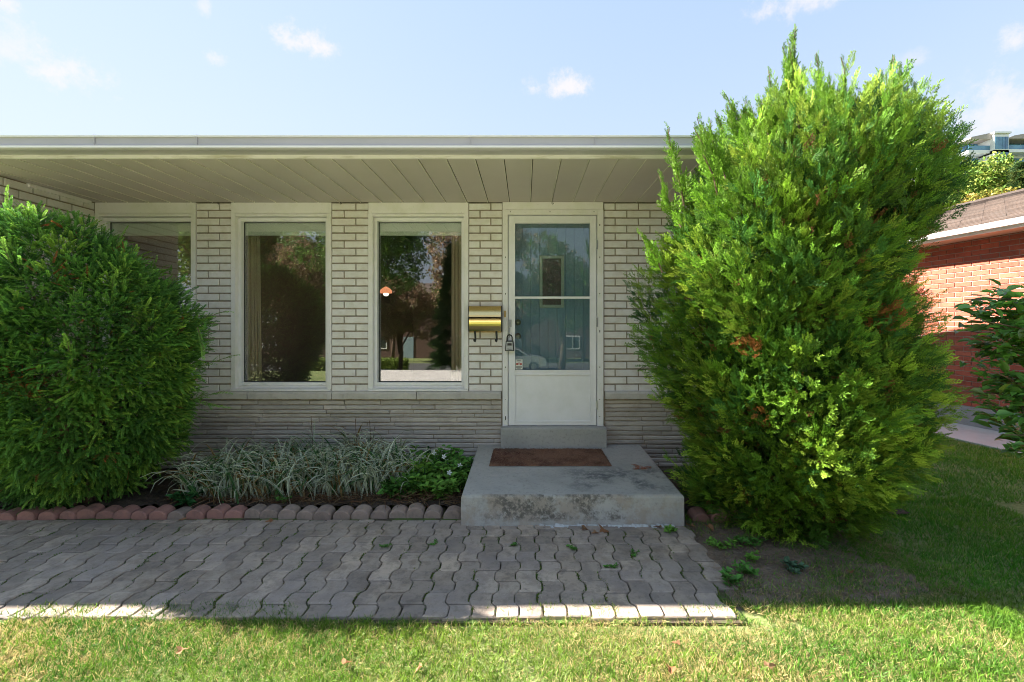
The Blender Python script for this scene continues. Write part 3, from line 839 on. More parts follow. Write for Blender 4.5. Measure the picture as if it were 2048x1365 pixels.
# ---- eave: soffit boards, fascia, gutter, roof
EX0, EX1, EY0 = -7.0, 1.72, 3.43
sf = hpart(MB().box(EX0, EX1, EY0 + .02, WY + .3, ZS + .022, ZS + .05), 'soffit', 'dark_gap_shade')
bw = .2115; k = 0; x = wx(1060) - bw * 28 
BMESH = MB().box(0, bw - .012, 0, WY - EY0 + .0, 0, .02).mesh('soffit_board', 'soffit_metal')
GROOVE_HIGHLIGHT = MB().box(0, .005, .001, WY - EY0 - .004, 0, .010).mesh('groove_highlight', 'soffit_highlight')  # pale bead standing in for the highlight along each groove
while x < EX1 - .1:
    xc = x
    link('soffit_board', BMESH, sf, loc=(xc + .0105, EY0 - .0, ZS + random.uniform(0, .0006)))
    link('groove_highlight', GROOVE_HIGHLIGHT, sf, loc=(xc - .001, EY0, ZS - .005))
    x += bw; k += 1
hpart(MB().box(EX0, EX1 + .02, EY0 - .022, EY0 - .001, ZS - .006, ZS + .040), 'fascia_board', 'fascia_paint', bevel=.003)
hpart(MB().box(EX0, EX1 + .02, EY0 - .004, EY0 + .03, ZS + .041, ZS + .09), 'gutter_shade_strip', 'dark_gap_shade')  # dark strip standing in for the shadow under the gutter
gz0, gz1, gy = PZ(299, 3.30), PZ(271, 3.30), 3.30
prof = [(gy + .012, gz0), (gy + .004, gz0 + .004), (gy - .004, gz0 + .012), (gy - .004, gz0 + .030), (gy + .002, gz0 + .040), (gy + .002, gz1 - .018), (gy - .006, gz1 - .012), (gy - .006, gz1 - .002), (gy + .004, gz1),
        (gy + .010, gz1 - .004), (gy + .008, gz0 + .012), (gy + .105, gz0 + .012), (gy + .105, gz1), (gy + .110, gz1), (gy + .110, gz0)]
gut = hpart(MB().prism(prof, EX0, EX1 + .04), 'gutter', 'gutter_metal')
hpart(MB().box(EX0, EX1 + .042, gy - .0085, gy - .0062, gz1 - .013, gz1 - .001), 'lip_highlight', 'lip_highlight_white', gut)  # white strips, here and below, paint the highlights along the gutter
hpart(MB().box(EX0, EX1 + .042, gy - .0065, gy - .0042, gz0 + .010, gz0 + .024), 'lip_highlight', 'lip_highlight_white', gut)
for px_ in (190, 395, 940, 1190):
    xx = PX(px_, gy); hpart(MB().box(xx - .002, xx + .002, gy - .008, gy + .012, gz0 + .03, gz1 + .003), 'gutter_seam', 'gutter_metal', gut)
# shingled roof, rising away from the camera, ridge hidden behind the gutter
ridge_y, ridge_z = 7.5, 4.42
rf = MB()
def roof_strip(m, x0, x1, ya, yb, lift=0, th=.03):
    za = gz1 - .02 + (ya - 3.36) * (ridge_z - gz1 + .02) / (ridge_y - 3.36); zb = gz1 - .02 + (yb - 3.36) * (ridge_z - gz1 + .02) / (ridge_y - 3.36)
    m.prism([(ya, za - th + lift), (yb, zb - th + lift), (yb, zb + lift), (ya, za + lift)], x0, x1)
roof_strip(rf, EX0, EX1 + .03, 3.40, ridge_y, 0, .04); roof_strip(rf, EX1 + .03, 2.62, 4.4, ridge_y, 0, .04)
rf.prism([(ridge_y + .001, ridge_z), (12.5, 2.9), (12.5, 2.86), (ridge_y + .001, ridge_z - .04)], EX0, 2.62)
rfo = hpart(rf, 'roof', 'asphalt_shingle')
sh = MB()
for i in range(24):
    ya = 3.37 + i * .17
    if ya + .3 > ridge_y: break
    roof_strip(sh, EX0, EX1 + .04 if ya < 4.4 else 2.63, ya, ya + .2, .012, .007)
o = hpart(sh, 'shingle_courses', 'asphalt_shingle'); o['kind'] = 'stuff'
# gable wall and back wall
gw = MB().add([(2.5, WY, 0), (2.5, 12, 0), (2.5, 12, 3.0), (2.5, 7.5, 4.37), (2.5, WY + .01, 3.22), (2.3, WY + .2, 0), (2.3, 12, 0), (2.3, 12, 3.0), (2.3, 7.5, 4.37), (2.3, WY + .2, 3.22)],
    [(0, 1, 2, 3, 4), (5, 9, 8, 7, 6), (0, 4, 9, 5), (1, 6, 7, 2)])
gw.box(EX0 - .5, 2.3, 11.8, 12, 0, 2.9); gw.box(EX0 - .2, EX0 - .01, YB + .4, 5.7, 0, 2.9); gw.box(EX0 - .2, EX0 - .01, 7.4, 12, 0, 2.9); gw.box(EX0 - .2, EX0 - .01, 5.7, 7.4, 0, 1.0); gw.box(EX0 - .2, EX0 - .01, 5.7, 7.4, 2.3, 2.9)  # left wall keeps the added opening that lets sun into the room
hpart(gw, 'gable_wall', 'house_block')

# ---- threshold block and front step
m = MB()
ty = WY - .13
m.box(PX(1001, ty), PX(1214, ty), ty, WY + .12, .2, PZ(857, ty))
tb = m.build('door_sill_block', 'concrete', bevel=.012, loc=(0, 0, 0)); tag(tb, 'plain concrete sill block under the white storm door', 'concrete block')
xa0, xa1, xb0, xb1 = PX(956, WY - .02), PX(1281, WY - .02), PX(922, 3.44), PX(1368, 3.44)
zr, zf = .305, PZ(991, 3.44)
nn = 26; vs = []; fs = []
st = bmesh.new()
grid = []
for j in range(nn + 1):
    v_ = j / nn; row = []
    for i in range(nn + 1):
        u_ = i / nn
        xl = xb0 + (xa0 - xb0) * v_; xr = xb1 + (xa1 - xb1) * v_
        e = random.uniform(-.0015, .0015)
        row.append(st.verts.new((xl + (xr - xl) * u_, 3.44 + (WY - .003 - 3.44) * v_, zf + (zr - zf) * v_ + e)))
    grid.append(row)
for j in range(nn):
    for i in range(nn): st.faces.new((grid[j][i], grid[j][i+1], grid[j+1][i+1], grid[j+1][i]))
def skirt(line, off):
    prev = line
    for k in range(1, 6):
        cur = []
        for q, p in zip(prev, line):
            d = k / 5; z = p.co.z * (1 - d) - .03 * d
            cur.append(st.verts.new((p.co.x + off[0] * d + random.uniform(-.001, .001), p.co.y + off[1] * d + random.uniform(-.0025, .0025), z)))
        for i in range(len(prev) - 1): st.faces.new((prev[i], cur[i], cur[i+1], prev[i+1]))
        prev = cur
skirt(grid[0], (0, -.012)); skirt([grid[j][0] for j in range(nn, -1, -1)], (0.01, 0)); skirt([grid[j][nn] for j in range(nn + 1)], (.01, 0))
me = bpy.data.meshes.new('concrete_step'); bmesh.ops.recalc_face_normals(st, faces=st.faces); st.to_mesh(me); st.free()
# stained concrete for the step: dark algae band over the riser, whiter crust at its foot
def stained():
    m = MATS['concrete'].copy(); m.name = 'stained_concrete'; n, l = m.node_tree.nodes, m.node_tree.links
    p = [x for x in n if x.type == 'BSDF_PRINCIPLED'][0]; cur = p.inputs['Base Color'].links[0].from_socket
    geo = n.new('ShaderNodeNewGeometry'); sp = n.new('ShaderNodeSeparateXYZ'); l.new(geo.outputs['Position'], sp.inputs[0])
    def mr(src, a, b, c=0, d=1):
        r = n.new('ShaderNodeMapRange'); r.interpolation_type = 'SMOOTHSTEP'
        for i, v in enumerate((a, b, c, d)): r.inputs[i + 1].default_value = v
        l.new(src, r.inputs[0]); return r.outputs[0]
    def mul(*a):
        o = a[0]
        for b in a[1:]:
            x = n.new('ShaderNodeMath'); x.operation = 'MULTIPLY'; l.new(o, x.inputs[0]); l.new(b, x.inputs[1]); o = x.outputs[0]
        return o
    def noise(sc, lo, hi, st=(1, 1, 1)):
        v = n.new('ShaderNodeVectorMath'); v.operation = 'MULTIPLY'; v.inputs[1].default_value = st; l.new(geo.outputs['Position'], v.inputs[0])
        t = n.new('ShaderNodeTexNoise'); t.inputs['Scale'].default_value = sc; t.inputs['Detail'].default_value = 8; t.inputs['Roughness'].default_value = .7; l.new(v.outputs[0], t.inputs[0])
        return mr(t.outputs['Fac'], lo, hi)
    def mixc(f, a, c):
        x = n.new('ShaderNodeMix'); x.data_type = 'RGBA'; l.new(f, x.inputs['Factor']); l.new(a, x.inputs[6]); x.inputs[7].default_value = rgb(c); return x.outputs[2]
    front = mr(sp.outputs[1], 3.47, 3.445)
    band = mul(front, mr(sp.outputs[0], -.42, -.12), mr(sp.outputs[0], .86, .62), mr(sp.outputs[2], .035, .085), noise(5, .40, .56, (1, 1, 1)), noise(30, .38, .58))
    cur = mixc(band, cur, (.13, .12, .105))
    warm = mul(front, noise(3, .45, .6)); cur = mixc(warm, cur, (.40, .345, .29))
    cur = mixc(band, cur, (.15, .138, .12))
    low = mul(front, mr(sp.outputs[2], .035, .012), mr(sp.outputs[0], .05, .25), mr(sp.outputs[0], .98, .8), noise(9, .35, .5)); cur = mixc(low, cur, (.55, .56, .56))
    top_dark = mul(mr(sp.outputs[1], 3.46, 3.60), mr(sp.outputs[1], 4.2, 3.8), mr(sp.outputs[0], .15, .55), noise(3.2, .42, .60), noise(30, .3, .55)); cur = mixc(top_dark, cur, (.155, .16, .165))  # patchy darker grey on the right of the step's top
    l.new(cur, p.inputs['Base Color']); MATS['stained_concrete'] = m
stained()
me.materials.append(MATS['stained_concrete'])
tag(link('concrete_step', me, bevel=.018), 'broad weathered concrete step with a dark mottled riser in front of the door', 'step')
# crust of broken mortar at the step foot
m = MB()
xx = .10
while xx < 1.02:
    w = random.uniform(.012, .05); x = xx + w; xx += w * random.uniform(1.3, 2.2); h_ = random.uniform(.006, .022); dpt = random.uniform(.01, .045)
    m.add([(x - w, 3.428, .0), (x + w, 3.428, .0), (x + w * .9, 3.43 - dpt, .015), (x - w * .8, 3.43 - dpt * .7, .015), (x - w * .6, 3.424, .018 + h_), (x + w * .7, 3.424, .018 + h_ * .6)], [(0, 3, 4), (3, 2, 5, 4), (2, 1, 5), (0, 1, 2, 3)])
mat('crust', (.56, .57, .57), .9, [(40, (.38, .38, .37), .45, .7)], [(90, .6, .005)])
o = m.build('mortar_crust', 'crust'); tag(o, 'crumbling pale mortar crust along the foot of the concrete step', 'mortar', kind='stuff')

# ---- door mat
my0, my1 = WY - .17, WY - .62
def step_z(y): return zf + (zr - zf) * (y - 3.44) / (WY - 3.44)
mx = [(PX(987, my0), my0), (PX(1203, my0), my0), (PX(1224, my1 + .0), my1), (PX(978, my1), my1)]
bm = bmesh.new(); nn = 60; g = []
for j in range(25):
    v_ = j / 24; row = []
    for i in range(nn + 1):
        u_ = i / nn; x = (mx[3][0] + (mx[2][0] - mx[3][0]) * u_) * (1 - v_) + (mx[0][0] + (mx[1][0] - mx[0][0]) * u_) * v_; y = my1 + (my0 - my1) * v_
        edge = min(i, nn - i, j, 24 - j)
        row.append(bm.verts.new((x + random.uniform(-.002, .002), y + random.uniform(-.003, .003), step_z(y) + (.004 if edge == 0 else .017 + random.uniform(-.003, .003) + .004 * math.sin(x * 11) * math.sin(y * 14)))))
    g.append(row)
for j in range(24):
    for i in range(nn): bm.faces.new((g[j][i], g[j][i+1], g[j+1][i+1], g[j+1][i]))
me = bpy.data.meshes.new('doormat'); bm.to_mesh(me); bm.free(); me.materials.append(MATS['coir'])
dm = tag(link('doormat', me), 'worn reddish brown coir doormat on the concrete step', 'doormat')
n = 9000; P = np.stack([rng.uniform(mx[3][0], mx[2][0], n), rng.uniform(my1, my0, n), np.zeros(n)], 1)
fr_ = (P[:, 1] - my1) / (my0 - my1); P = P[(P[:, 0] < mx[2][0] + (mx[1][0] - mx[2][0]) * fr_) & (P[:, 0] > mx[3][0] + (mx[0][0] - mx[3][0]) * fr_)]
P[:, 2] = zf + (zr - zf) * (P[:, 1] - 3.44) / (WY - 3.44) + .014
one = (np.array([(-.5, 0, 0), (.5, 0, 0), (.3, 1, 0), (-.3, 1, 0)]) * [.12, 1, 1], np.array([(0, 1, 2, 3)]), np.array([.7, .7, 1.2, 1.2]))
A = unit(rng.normal(size=P.shape) * .7 + [0, 0, .8]); Cc = np.array([.20, .105, .065]) * rng.uniform(.45, 1.7, (len(P), 1))
v, q, t = scatter([one], P, A, rand_dirs(len(P)), rng.uniform(.006, .014, len(P)), Cc)
link('coir_fibres', np_mesh('coir_fibres', v, q, 'foliage', t), dm)['kind'] = 'stuff'

# ---- mailbox
mbx = tag(empty('mailbox', (PX(970.5, WY - .08), WY - .004, PZ(638, WY - .08))), 'polished brass wall mailbox with black ends and paper hooks', 'mailbox')
hw, hh = .157, .122
prof = []
for i in range(15):
    a = i / 14; z = hh - 2 * hh * a
    y = -.052 - .072 * math.sin(math.pi * (.12 + .74 * a)) ** .8
    prof.append((y, z))
lid = [(0, hh + .004), (-.03, hh + .006)] + [(y - .004, z) for y, z in prof[:7]] + [(y, z) for y, z in prof[6:7]] + [(0, prof[6][1])]
MB().prism(lid, -hw, hw).build('lid', 'brass', mbx, smooth=False)
MB().prism([(0, prof[6][1] - .002)] + [(y, z) for y, z in prof[7:]] + [(0, -hh)], -hw + .002, hw - .002).build('box', 'brass', mbx)
for s in (-1, 1):
    MB().prism([(0, hh + .008)] + [(y - .008, z * 1.03) for y, z in prof] + [(0, -hh - .006)], s * (hw + .0005), s * (hw + .007)).build('end_plate', 'black_metal', mbx)
MB().box(-hw, hw, -.07, -.002, -hh - .014, -hh - .002).build('bottom_lip', 'brass', mbx, bevel=.002)
for x in (-.102, .108):
    MB().tube([(x, -.07, -hh + .01), (x + .004, -.074, -hh - .05), (x + .006, -.072, -hh - .085), (x + .004, -.09, -hh - .10), (x - .002, -.108, -hh - .095), (x - .006, -.112, -hh - .078)], [.011, .010, .009, .009, .009, .007], 8).build('hook', 'black_metal', mbx, smooth=True)
MB().tube([(-.052, -.075, -hh - .008), (-.052, -.082, -hh - .008)], .005, 8).build('screw', 'screw_dark', mbx)

# ---- lockbox on the handle
lb = tag(empty('lockbox', (dx(1019.5), DY - .045, dz(702))), 'grey and black key lockbox hanging from the storm door handle', 'lockbox')
def trap(w0, w1, z0_, z1_, y0_, y1_):
    return MB().add([(-w0, y0_, z0_), (w0, y0_, z0_), (w1, y0_, z1_), (-w1, y0_, z1_), (-w0, y1_, z0_), (w0, y1_, z0_), (w1, y1_, z1_), (-w1, y1_, z1_)],
                    [(0, 1, 2, 3), (5, 4, 7, 6), (4, 5, 1, 0), (5, 6, 2, 1), (6, 7, 3, 2), (7, 4, 0, 3)])
trap(.046, .037, 0, .103, -.018, .026).build('body', 'black_metal', lb, bevel=.006)
trap(.037, .029, .008, .092, -.024, -.0175).build('face_plate', 'lockbox_grey', lb, bevel=.003)
trap(.022, .021, .055, .078, -.027, -.0235).build('shutter', 'black_metal', lb, bevel=.002)
MB().tube([(-.026, 0, .098), (-.025, 0, .135), (-.018, 0, .152), (0, 0, .160), (.018, 0, .152), (.025, 0, .135), (.026, 0, .098)], .0065, 8).build('shackle', 'black_metal', lb, smooth=True)
tx = bpy.data.curves.new('lettering', 'FONT'); tx.body = 'Master'; tx.size = .017; tx.align_x = 'CENTER'; tx.shear = .3; tx.extrude = .0004
to = bpy.data.objects.new('tmp', tx); COL.objects.link(to); dg = bpy.context.evaluated_depsgraph_get(); me = bpy.data.meshes.new_from_object(to.evaluated_get(dg)); bpy.data.objects.remove(to)
me.materials.clear(); me.materials.append(MATS['ink'])
link('lettering', me, lb, loc=(0, -.0248, .014), rot=(R(90), 0, 0))
# little hooks left under the eave
for px_ in (435, 680, 1104):
    x = PX(px_, WY - .03)
    hk = MB().tube([(x, WY - .02, ZS - .002), (x, WY - .025, ZS - .02), (x + .008, WY - .03, ZS - .028), (x + .016, WY - .03, ZS - .018)], .0028, 6)
    hpart(hk, 'hook', 'black_metal', sf).location = (0, 0, 0)
# ============================================================ NEIGHBOUR HOUSE (red brick)
NA = math.atan2(.143, 1)                       # turned a little from ours
nb = tag(empty('brick_house', (PX(1887, 7.19), 7.19, 0), rz=NA), 'red brick house with white gutter and brown shingle roof at the right edge', 'house')
# local frame: wall face is the plane x = 0 seen from -x, y runs away from the camera
def npart(m, name, mats, parent=None, **k): return m.build(name, mats, parent if parent is not None else nb, **k)
NZ0, NZ1 = .30, 2.74
nwall = npart(MB().box(.010, .25, -3.2, 7.5, NZ0 - .02, NZ1), 'side_wall', 'pale_mortar')
npart(MB().box(-.012, .25, -3.2, 7.5, -.1, NZ0 - .001), 'foundation', 'foundation_concrete', bevel=.004)
rh = .0735; nrow = int((NZ1 - NZ0) / rh)
NB = [MB().cbox(0, .222, 0, .04, 0, rh - .010, .002).mesh('brick', 'red_brick') for _ in range(1)]
cnt = 0; mj = MB()
for r_ in range(nrow + 1):
    z = NZ0 + r_ * rh + .005; y = -3.2 + (.117 if r_ % 2 else 0)
    while y < 7.4:
        if -1.25 < y < .75 and cnt < 300 and z + rh < NZ1 + .02:
            # brick mesh runs along +x facing -y; turn it to face -x
            o = link('brick', NB[0], nwall, loc=(random.uniform(-.0015, .0015), y + .222, z), rot=(0, 0, R(-90))); cnt += 1
        else:
            zz = min(z + rh - .010, NZ1)
            mj.add([(0.0, y, z), (0.0, y + .222, z), (0.0, y + .222, zz), (0.0, y, zz), (.03, y, z), (.03, y + .222, z), (.03, y + .222, zz), (.03, y, zz)],
                   [(1, 0, 3, 2), (0, 4, 7, 3), (1, 2, 6, 5), (3, 7, 6, 2), (0, 1, 5, 4)])
        y += .234
o = npart(mj, 'brickwork', 'red_brick'); o['kind'] = 'stuff'
OV = .40
npart(MB().box(-OV, .02, -3.6, 7.8, NZ1 + .002, NZ1 + .02), 'soffit', 'neighbour_soffit')
npart(MB().box(-OV - .02, -OV, -3.6, 7.8, NZ1 - .01, NZ1 + .085), 'fascia_board', 'fascia_white')
npart(MB().prism([(-OV - .021, NZ1 + .03), (-OV - .09, NZ1 + .03), (-OV - .11, NZ1 + .06), (-OV - .11, NZ1 + .10), (-OV - .10, NZ1 + .10), (-OV - .10, NZ1 + .07), (-OV - .08, NZ1 + .045), (-OV - .021, NZ1 + .045)], -3.62, 7.82, 'y'), 'gutter', 'fascia_white')
rs = .33; ex = -OV - .04; ez = NZ1 + .10
rp = MB().add([(ex, -3.7, ez), (ex, 7.9, ez), (ex + 4.2, 7.9, ez + 4.2 * rs), (ex + 4.2, -3.7, ez + 4.2 * rs), (ex + 8.4, -3.7, ez), (ex + 8.4, 7.9, ez), (ex + .1, -3.7, ez - .02), (ex + .1, 7.9, ez - .02)], [(0, 3, 2, 1), (3, 4, 5, 2), (6, 7, 5, 4), (0, 6, 4, 3), (1, 2, 5, 7)])
nroof = npart(rp, 'roof', 'asphalt_shingle')
# shingles: staggered tabs on the side we can see
mj = MB(); k = 0
up = Vector((1, 0, rs)).normalized(); nrm = Vector((-rs, 0, 1)).normalized()
TAB = MB().add([(0, .003, 0.012), (0, .30, 0.012), (.155, .30, .003), (.155, .003, .003), (0, .003, 0), (0, .30, 0)], [(0, 1, 2, 3), (1, 0, 4, 5)])
tabm = TAB.mesh('shingle', 'asphalt_shingle')
for c in range(27):
    for j in range(37):
        y = -3.6 + j * .305 + (c % 3) * .10; s_ = c * .145; p = Vector((ex, y, ez)) + up * s_
        if -2.2 < y < 1.6 and k < 290:
            o = link('shingle', tabm, nroof, loc=p + nrm * .002, rot=(0, -math.atan(rs), 0)); k += 1
        else:
            mj.add([p + nrm * .013, p + Vector((0, .297, 0)) + nrm * .013, p + Vector((0, .297, 0)) + up * .15 + nrm * .004, p + up * .15 + nrm * .004], [(0, 1, 2, 3)])
o = npart(mj, 'shingles', 'asphalt_shingle'); o['kind'] = 'stuff'
npart(MB().box(.0, 7, 7.25, 7.5, -.1, NZ1).box(.0, 7, -3.2, -3.0, -.1, NZ1).box(6.8, 7, -3, 7.25, -.1, NZ1), 'outer_wall', 'red_brick')
ch = MB().box(3.0, 3.5, 3.2, 3.7, 3.3, 4.35).box(2.97, 3.53, 3.17, 3.73, 4.35, 4.41); npart(ch, 'roof_vent', 'grey_metal')
# pink concrete walk along the neighbour's wall
wk = tag(MB().box(-1.02, -.014, -3.4, 8, -.08, .022).build('side_walk', 'concrete_walk', loc=tuple(nb.location), bevel=.006), kind='structure'); wk.rotation_euler = (0, 0, NA)

# ============================================================ SHRUBS
def interp(z, tab, k): 
    zz = np.array([t[0] for t in tab]); return np.interp(z, zz, np.array([t[k] for t in tab]))
def lump(P, f, seed):
    """cheap smooth 3-d noise in -1..1"""
    r = np.random.default_rng(seed); out = np.zeros(len(P))
    for i in range(7):
        k = r.normal(size=3) * f; out += np.sin(P @ k + r.uniform(0, 6.28)) / 7 * 1.9
    return out

def tufts(P, N, axis, per, reach, spread, seed, fan=.5, vary=(.6, 1.45)):
    """sprays gathered into tufts: each point becomes a fan of sprays along its own axis"""
    r = np.random.default_rng(seed); n = len(P); ax = unit(axis)
    i = np.repeat(np.arange(n), per); u = r.uniform(-1, 1, len(i)); off = r.normal(size=(len(i), 3)); off -= ax[i] * np.sum(off * ax[i], 1, keepdims=True)
    wdt = (1 - .55 * np.clip(u, 0, 1))[:, None]
    ts_ = r.uniform(vary[0], vary[1], n)[i]; u = u * ts_
    Q = P[i] + ax[i] * (u * reach)[:, None] + off * spread * wdt
    D = unit(ax[i] * 1.0 + off * fan * (1.15 - .6 * np.clip(u, 0, 1))[:, None])
    return Q, D, i, u
# --- juniper: (z, centre x, centre y, radius)
def table(sil, margin):
    """(pixel row, left px, right px, centre depth) of an outline -> (z, cx, cy, r)"""
    out = []
    for py, l_, r_, yc in sil:
        tl, tr = math.atan((l_ - VX) / F), math.atan((r_ - VX) / F); tc_, hf = (tl + tr) / 2, (tr - tl) / 2
        D = yc / math.cos(tc_); rr_ = D * math.sin(hf); ydep = yc * math.cos(hf) ** 2 * (1 - .10 * min(max((VY - py) / 350, 0), 1.3))
        out.append((CH - (py - VY) / F * ydep, yc * math.tan(tc_), yc, max(rr_ - margin, .03)))
    return sorted(out)
JT = table([(1035, 1412, 1715, 3.85), (1000, 1368, 1770, 3.76), (950, 1350, 1795, 3.58), (850, 1320, 1870, 3.42), (750, 1308, 1888, 3.32), (650, 1298, 1885, 3.25), (600, 1290, 1885, 3.22), (500, 1298, 1922, 3.20), (430, 1315, 1945, 3.18),
            (370, 1335, 1935, 3.16), (310, 1375, 1880, 3.12), (265, 1420, 1830, 3.10), (225, 1475, 1780, 3.08), (195, 1530, 1740, 3.08), (182, 1570, 1700, 3.08)], .15)
print('juniper', [tuple(round(k, 2) for k in t) for t in JT])
def shell_points(tab, n, depth, seed, back=.45, bump=.10, ky=1.0):
    r = np.random.default_rng(seed)
    zs = np.array([t[0] for t in tab]); rs_ = np.array([t[3] for t in tab])
    zf_ = np.linspace(zs[0], zs[-1], 200); w = np.interp(zf_, zs, rs_) + .12; cdf = np.cumsum(w) / w.sum()
    m = int(n * 2.2); z = np.interp(r.random(m), cdf, zf_); th = r.uniform(0, 2 * np.pi, m)
    keep = (np.sin(th) < .25) | (r.random(m) < back); z, th = z[keep][:n], th[keep][:n]
    cx, cy, rr = interp(z, tab, 1), interp(z, tab, 2), interp(z, tab, 3)
    dirh = np.stack([np.cos(th), np.sin(th), np.zeros(len(z))], 1)
    P0 = np.stack([cx, cy, z], 1) + dirh * rr[:, None] * [1, ky, 1]
    b = bump * (lump(P0, 3.2, seed + 1) * .8 + lump(P0, 8.5, seed + 2) * .7)
    d = r.random(len(z)) ** 1.6 * depth
    P = P0 + dirh * (b - d * np.minimum(rr, .6))[:, None]
    # outward normal including the profile's slope
    dr = (np.interp(z + .05, zs, rs_) - np.interp(z - .05, zs, rs_)) / .1
    N = unit(np.stack([dirh[:, 0], dirh[:, 1], -np.clip(dr, -2.5, 2.5)], 1))
    return P, N, d / max(depth, 1e-6), b / bump

jt = tag(empty('juniper_bush', (1.85, 3.5, 0)), 'huge rounded bright green juniper with wispy leaders crowding the right end of the eave', 'shrub')
def jput(o): o.location = (-1.85, -3.5, 0); return o
P0, N0, d0, b0 = shell_points(JT, 1500, .18, 5, back=.40, bump=.17)
up_ = np.array([0, 0, 1.0])
z0_ = np.clip(P0[:, 2] / 3.2, 0, 1)[:, None]
ax0 = N0 * (.9 - .25 * z0_) + up_ * (.70 + .60 * z0_) + rng.normal(size=P0.shape) * .22
P, A, ci, uu = tufts(P0, N0, ax0, 21, .13, .042, 6)
N = N0[ci]; dp = np.clip(.5 - .5 * uu, 0, 1) * .6 + d0[ci] * .4
# short growth between the tufts
Pb, Nb, db, bb = shell_points(JT, 9000, .55, 7, back=.4, bump=.13); kk = db > .25; Pb, Nb, db = Pb[kk], Nb[kk], db[kk]
nt = len(P); P = np.concatenate([P, Pb]); N = np.concatenate([N, Nb]); A = np.concatenate([A, Nb * .6 + up_ * .7 + rng.normal(size=Pb.shape) * .4]); dp = np.concatenate([dp, .5 + .5 * db]); b = np.zeros(len(P))
Sz = rng.uniform(.055, .105, len(P))
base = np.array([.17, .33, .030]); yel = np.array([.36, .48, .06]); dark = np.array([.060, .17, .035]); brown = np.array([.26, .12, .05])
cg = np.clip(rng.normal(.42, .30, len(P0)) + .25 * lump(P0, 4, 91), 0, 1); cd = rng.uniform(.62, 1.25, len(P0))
g = np.concatenate([cg[ci], np.full(len(Pb), .1)])[:, None]; sh = np.concatenate([cd[ci] * (.82 + .28 * uu), rng.uniform(.5, .8, len(Pb))])[:, None]  # tuft tips lightened, inner growth darkened: light and shade put into the tint
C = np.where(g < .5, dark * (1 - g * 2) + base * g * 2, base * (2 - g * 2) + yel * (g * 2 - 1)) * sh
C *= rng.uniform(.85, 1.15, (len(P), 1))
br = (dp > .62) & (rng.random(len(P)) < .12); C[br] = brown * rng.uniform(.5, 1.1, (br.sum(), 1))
for (qx, qz, qr) in ((1.0 * (1765-VX)/F*2.7, 1.52, .08), ((1820-VX)/F*2.9, 1.72, .10), ((1560-VX)/F*2.5, 1.35, .05), ((1600 - VX)/F*2.4, .95, .04)):
    s = (np.hypot(P[:, 0] - qx, P[:, 2] - qz) < qr) & (rng.random(len(P)) < .65) & (P[:, 1] < 3.3); C[s] = np.array([.42, .17, .06]) * rng.uniform(.6, 1.2, (s.sum(), 1))
# gaps between branch masses
keep = np.ones(len(P), bool)
P, A, N, Sz, C = P[keep], A[keep], N[keep], Sz[keep], C[keep]
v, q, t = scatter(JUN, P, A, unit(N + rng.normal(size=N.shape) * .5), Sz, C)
# deep inner growth that closes the view through the bush, its shade put into the tint
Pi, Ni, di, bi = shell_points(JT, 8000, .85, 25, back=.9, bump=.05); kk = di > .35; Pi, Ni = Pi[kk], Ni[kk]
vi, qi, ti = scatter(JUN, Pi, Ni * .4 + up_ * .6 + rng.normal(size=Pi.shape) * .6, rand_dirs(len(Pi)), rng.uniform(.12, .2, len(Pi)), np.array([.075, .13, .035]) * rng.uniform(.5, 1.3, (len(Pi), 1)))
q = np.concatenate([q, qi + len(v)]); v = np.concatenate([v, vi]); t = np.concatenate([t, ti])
# wispy leaders standing out of the top and shoulders
LD = [(1600, 60, 3.0, .75), (1575, 95, 3.0, .6), (1640, 105, 3.0, .55), (1545, 140, 2.95, .55), (1790, 120, 3.0, .70), (1815, 150, 3.0, .6), (1775, 150, 3.1, .55), (1838, 165, 2.95, .5),
      (1690, 115, 3.0, .5), (1460, 160, 2.9, .5), (1500, 170, 2.9, .45), (1430, 210, 2.85, .45), (1395, 225, 2.8, .40), (1348, 225, 2.8, .55), (1325, 320, 2.7, .4), (1890, 225, 3.0, .5), (1920, 245, 3.05, .45),
      (1720, 165, 3.0, .4), (1660, 140, 3.0, .4), (1865, 190, 3.0, .4), (1410, 260, 2.7, .35), (1290, 440, 2.75, .3), (1610, 110, 2.9, .5), (1530, 170, 2.8, .4)]
LD = [(1600, 52, 3.0, .9), (1585, 85, 2.98, .75), (1795, 112, 3.0, .85), (1805, 135, 2.97, .8), (1822, 160, 3.0, .7), (1780, 150, 3.0, .7)] + LD
LD += [(1400 + i * 21 + random.uniform(-8, 8), 215 - 75 * math.sin(math.pi * min(i / 24, 1)) + random.uniform(-12, 25), random.uniform(2.7, 3.2), random.uniform(.3, .45)) for i in range(25)]
lp, la, lsz, lc = [], [], [], []
stems = MB()
for li, (px, py, Y, L) in enumerate(LD):
    if li > 14: py += 30; L *= .85
    px -= 8
    tip = Vector((PX(px, Y), Y, PZ(py, Y))); lean = Vector((random.uniform(-.22, .22) + (tip.x - 2.0) * .25, random.uniform(-.1, .1), 1)).normalized()
    n = int(L / .018); pts_ = []
    for i in range(n):
        f = i / n; p = tip - lean * L * (1 - f) + Vector((math.sin(f * 4 + px) * .02, math.cos(f * 3 + px) * .02, 0)); pts_.append(p)
        for w in range(2 if f < .75 else 1):
            a = random.uniform(0, 6.28); out = Vector((math.cos(a), math.sin(a), 0))
            lp.append(p); la.append(lean * random.uniform(1.0, 1.6) + out * random.uniform(.25, .75) * (1 - .45 * f)); lsz.append(random.uniform(.075, .13) * (1.25 - .8 * f)); lc.append(base * random.uniform(.6, 1.25) * (1 - .25 * f))
    stems.tube(pts_[::6] + [tip], [.005 * (1 - i / (len(pts_[::6]) + 1)) + .001 for i in range(len(pts_[::6]) + 1)], 5)
